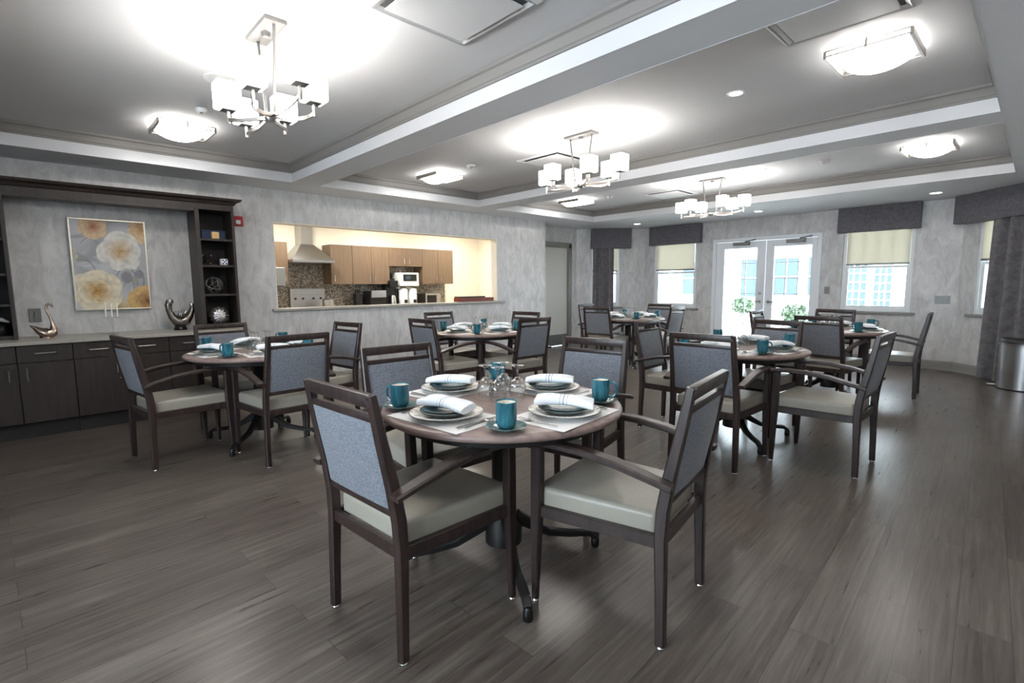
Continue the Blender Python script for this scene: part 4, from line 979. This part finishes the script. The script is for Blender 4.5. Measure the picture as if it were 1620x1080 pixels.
for y in (3.02, 3.14, 3.31, 3.43): MB().lathe([(0,0),(.018,0),(.015,.022),(0,.024)], 14, M=Matrix.Translation((KX+.09, y, 1.08)) @ Matrix.Rotation(R(90), 4, 'Y')).build('knob', M['black'], t)
mb = MB()
for x in (.22,.48):
    for y in (3.08,3.37): mb.lathe([(.06,.916),(.09,.916),(.09,.926),(.06,.926)], 20, (KX+x,y,0), closed=True)
mb.build('burner', M['black'], t)
t = thing('stock_pot', 'steel pot on the range in the kitchen', 'pot', (KX+.45, 3.40, .927)); MB().lathe([(0,0),(.085,0),(.09,.01),(.09,.13),(.094,.134),(.086,.134),(.086,.012),(0,.01)], 28).build('body', M['steel'], t); MB().lathe([(0,.135),(.092,.135),(.06,.155),(.012,.165),(.014,.18),(0,.185)], 28).build('lid', M['steel'], t)
t = thing('coffee_machine', 'tall white and steel coffee brewer with two urns on the kitchen counter', 'coffee machine')
cx = KX+.28; z0 = .906
MB().box(cx-.16, cx+.14, 4.74, 5.13, z0+.36, z0+.60, .012).build('brew_head', M['white_plastic'], t, 0); MB().box(cx-.16, cx-.06, 4.76, 5.11, z0, z0+.36, .005).build('column', M['steel'], t, 0); MB().box(cx-.16, cx+.16, 4.74, 5.13, z0, z0+.03, .004).build('drip_base', M['steel'], t, 0)
MB().box(cx+.141, cx+.146, 4.80, 5.08, z0+.45, z0+.57, .002).build('control_panel', M['black'], t, 0); MB().box(cx+.147, cx+.149, 4.85, 4.95, z0+.48, z0+.54).build('display', M['ext_glass'], t, 0)
for y in (4.84, 5.03):
    MB().lathe([(0,.34),(.05,.34),(.06,.36),(0,.36)], 20, (cx+.05,y,z0)).build('funnel', M['black'], t)
    MB().lathe([(0,.031),(.075,.031),(.08,.05),(.08,.28),(.07,.31),(.03,.325),(0,.325)], 28, (cx+.06,y,z0)).build('urn', M['white_plastic'], t)
    MB().box(cx+.139, cx+.155, y-.03, y+.03, z0+.06, z0+.12, .004).build('tap', M['black'], t, 0)
t = thing('ice_dispenser', 'small silver drink dispenser left of the coffee machine', 'dispenser')
MB().box(cx-.15, cx+.10, 4.17, 4.47, z0, z0+.28, .01).build('body', M['black'], t, 0); MB().box(cx+.101, cx+.13, 4.18, 4.46, z0+.17, z0+.29, .006).build('head', M['steel'], t, 0); MB().box(cx+.101, cx+.15, 4.20, 4.44, z0+.0, z0+.04, .004).build('drip_tray', M['steel'], t, 0)
t = thing('tall_brewer', 'tall black brewer immediately left of the white coffee machine', 'coffee machine')
MB().box(cx-.15, cx+.02, 4.52, 4.70, z0, z0+.50, .01).build('body', M['black'], t, 0); MB().lathe([(0,0),(.05,0),(.055,.05),(.045,.17),(.03,.2),(0,.2)], 20, (cx+.08,4.62,z0)).build('jug', M['steel'], t); MB().box(cx+.02, cx+.13, 4.54, 4.70, z0+.34, z0+.46, .008).build('head', M['black'], t, 0)
t = thing('toaster_oven', 'small toaster oven with dark window right of the coffee machine', 'oven')
MB().box(cx-.14, cx+.12, 5.28, 5.62, z0+.012, z0+.22, .008).build('body', M['steel'], t, 0); MB().box(cx+.121, cx+.128, 5.31, 5.52, z0+.05, z0+.19, .003).build('window', M['black'], t, 0); MB().tube([(cx+.128,5.33,z0+.195),(cx+.15,5.33,z0+.195),(cx+.15,5.50,z0+.195),(cx+.128,5.50,z0+.195)], .006, 8).build('handle', M['chrome'], t)
for y in (5.30,5.60): MB().lathe([(0,0),(.012,0),(.012,.012),(0,.012)], 10, (cx+.05,y,z0)).lathe([(0,0),(.012,0),(.012,.012),(0,.012)], 10, (cx-.1,y,z0)).build('foot', M['black'], t)
t = thing('knife_block', 'black knife block on the kitchen counter below the middle cabinet', 'knife block'); MB().box(cx-.12, cx-.0, 3.96, 4.08, z0, z0+.24, .006).build('block', M['black'], t, 0)
for y in (3.985, 4.02, 4.055): MB().box(cx-.07, cx-.045, y-.008, y+.008, z0+.241, z0+.31, .003).build('knife_handle', M['black'], t, 0)
t = thing('serving_tray', 'long red brown tray with dark lid on the serving ledge', 'tray')
MB().box(XL-.155, XL-.02, 4.95, 5.70, 1.007, 1.07, .004).build('body', M['tray'], t, 0); MB().box(XL-.15, XL-.03, 4.96, 5.52, 1.071, 1.092, .004).build('lid', M['traytop'], t, 0)

# ------------------------------------------------------------------ bin at the right
t = thing('trash_can', 'stainless pedal bin with black lid before the right hand curtain', 'bin')
def bin_ring(z, g=0):
    p = [(-.30-g, 8.47+g), (-.30-g, 8.36), (-.27-g*.7, 8.26-g*.4), (-.20, 8.19-g), (-.08, 8.165-g), (.04, 8.19-g), (.11+g*.7, 8.26-g*.4), (.14+g, 8.36), (.14+g, 8.47+g)]
    return [Vector((x, y, z)) for x, y in p]
MB().rings([bin_ring(.012), bin_ring(.52)]).build('body', M['steel'], t, 40)
MB().rings([bin_ring(.521, .004), bin_ring(.548, .006)]).build('collar', M['steel'], t, 40)
MB().rings([bin_ring(.549, .002), bin_ring(.585, .0), bin_ring(.600, -.012)]).build('lid', M['black'], t, 40)
MB().rings([bin_ring(0, -.01), bin_ring(.012, -.004)]).build('base', M['black'], t, 40)
MB().box(-.385, -.302, 8.40, 8.50, .018, .034, .005).build('pedal', M['steel'], t, 0)

# ------------------------------------------------------------------ outside
structure(MB().box(-40, 25, YF+.2, 40, -.16, -.1).build('ground_outside', M['ext_ground'], smooth=0))
EY = 24
t = thing('white_building', 'white clapboard building with grid windows across the courtyard', 'building')
MB().box(-34, 12, EY, EY+.3, -.1, 9).build('wall', M['ext_wall'], t, 0)
def ewin(x0, x1, z0, z1, nx, nz):
    f = MB().box(x0-.08, x0, EY-.07, EY-.001, z0-.08, z1+.08).box(x1, x1+.08, EY-.07, EY-.001, z0-.08, z1+.08).box(x0, x1, EY-.07, EY-.001, z0-.08, z0).box(x0, x1, EY-.07, EY-.001, z1, z1+.08)
    for i in range(1, nx): x = x0+(x1-x0)*i/nx; f.box(x-.025, x+.025, EY-.05, EY-.021, z0, z1)
    for i in range(1, nz): z = z0+(z1-z0)*i/nz; f.box(x0, x1, EY-.05, EY-.021, z-.025, z+.025)
    fo = f.build('window', M['ext_frame'], t, 0)
    MB().box(x0, x1, EY-.02, EY-.002, z0, z1).build('pane', M['ext_glass'], fo, 0)
for a in ((-8.25,-7.25,.75,2.35,2,2), (-9.7,-9.0,.65,2.35,1,2), (-6.9,-6.3,.75,2.35,1,2), (-5.47,-4.80,.25,1.98,3,5), (-4.55,-4.0,.25,1.9,3,5), (-12.6,-11.2,.75,2.35,2,2), (-17.4,-16.1,.0,.75,2,1), (-21,-19.6,.75,2.35,2,2)): ewin(*a)
def shrub(label, x, y, r, seed):
    t = thing('shrub', label, 'shrub', (x, y, -.1)); rn = random.Random(seed); mb = MB()
    for i in range(420):
        d = Vector((rn.gauss(0,1), rn.gauss(0,1), rn.gauss(0,1))).normalized()*r*rn.uniform(.6,1); p = Vector((d.x, d.y, .12+r*.8+d.z*.8))
        a = Vector((rn.uniform(-1,1), rn.uniform(-1,1), rn.uniform(-1,1))).normalized(); b_ = a.orthogonal().normalized(); s = r*.13
        q = [mb.bm.verts.new(p+a*s*1.6), mb.bm.verts.new(p+b_*s), mb.bm.verts.new(p-a*s*1.6), mb.bm.verts.new(p-b_*s)]; mb.bm.faces.new(q)
    mb.build('foliage', M['leaf'], t, 0); MB().tube([(0,0,0), (0.02,0,.15+r*.5)], [.03,.015], 8).build('stem', M['cab'], t)
shrub('green shrub outside behind the left glass door', -8.6, 21.5, .42, 1); shrub('green shrub outside behind the right glass door', -5.2, 17.0, .38, 2)

# ------------------------------------------------------------------ light
w = bpy.data.worlds.new('world'); sc.world = w; w.use_nodes = True; bg = w.node_tree.nodes['Background']
bg.inputs[0].default_value = (.79, .89, 1.0, 1); bg.inputs[1].default_value = 11.5
def portal(c, nrm, w_, h_):
    l = bpy.data.lights.new('portal', 'AREA'); l.shape = 'RECTANGLE'; l.size = w_; l.size_y = h_; l.cycles.is_portal = True
    o = bpy.data.objects.new('portal', l); COL.objects.link(o); o.location = c
    o.rotation_euler = Vector(nrm).to_track_quat('-Z', 'Y').to_euler()
portal(((W2[0]+W2[1])/2, YF+.17, 1.5), (0,-1,0), .95, 1.45); portal(((W3[0]+W3[1])/2, YF+.17, 1.5), (0,-1,0), .95, 1.45)
portal(((FD[0]+FD[1])/2, YF+.17, 1.05), (0,-1,0), 1.8, 2.1)
portal((-6.44-.12, 8.86+.12, 1.5), (SQ,-SQ,0), .7, 1.45); portal((-.27+.12, 8.91+.12, 1.5), (-SQ,-SQ,0), 1.1, 1.45)
portal((XR-1.55, YB-.16, 1.57), (0,1,0), 2.8, 1.56)
# kitchen ceiling fittings (warm)
for y in (2.9, 4.4, 5.9):
    t = thing('kitchen_light', 'warm ceiling light panel in the kitchen', 'ceiling light', (-7.35, y, ZS), group='kitchen ceiling lights')
    MB().box(-.15, .15, -.15, .15, -.02, -.001, .003).build('frame', M['white_plastic'], t, 0)
    l = bpy.data.lights.new('kitchen_lamp', 'AREA'); l.shape = 'SQUARE'; l.size = .28; l.energy = 20; l.color = (1,.95,.86)
    o = bpy.data.objects.new('kitchen_lamp', l); COL.objects.link(o); o.location = (-7.35, y, ZS-.03)

sc.view_settings.view_transform = 'Standard'; sc.view_settings.look = 'None'; sc.view_settings.gamma = 1; sc.view_settings.use_curve_mapping = False
sc.view_settings.exposure = 1.02
cy = sc.cycles; cy.use_denoising = True; cy.max_bounces = 8; cy.diffuse_bounces = 4; cy.glossy_bounces = 4; cy.transmission_bounces = 8; cy.transparent_max_bounces = 28
cy.caustics_reflective = False; cy.caustics_refractive = False; cy.sample_clamp_indirect = 6; cy.use_adaptive_sampling = True; cy.adaptive_threshold = .02
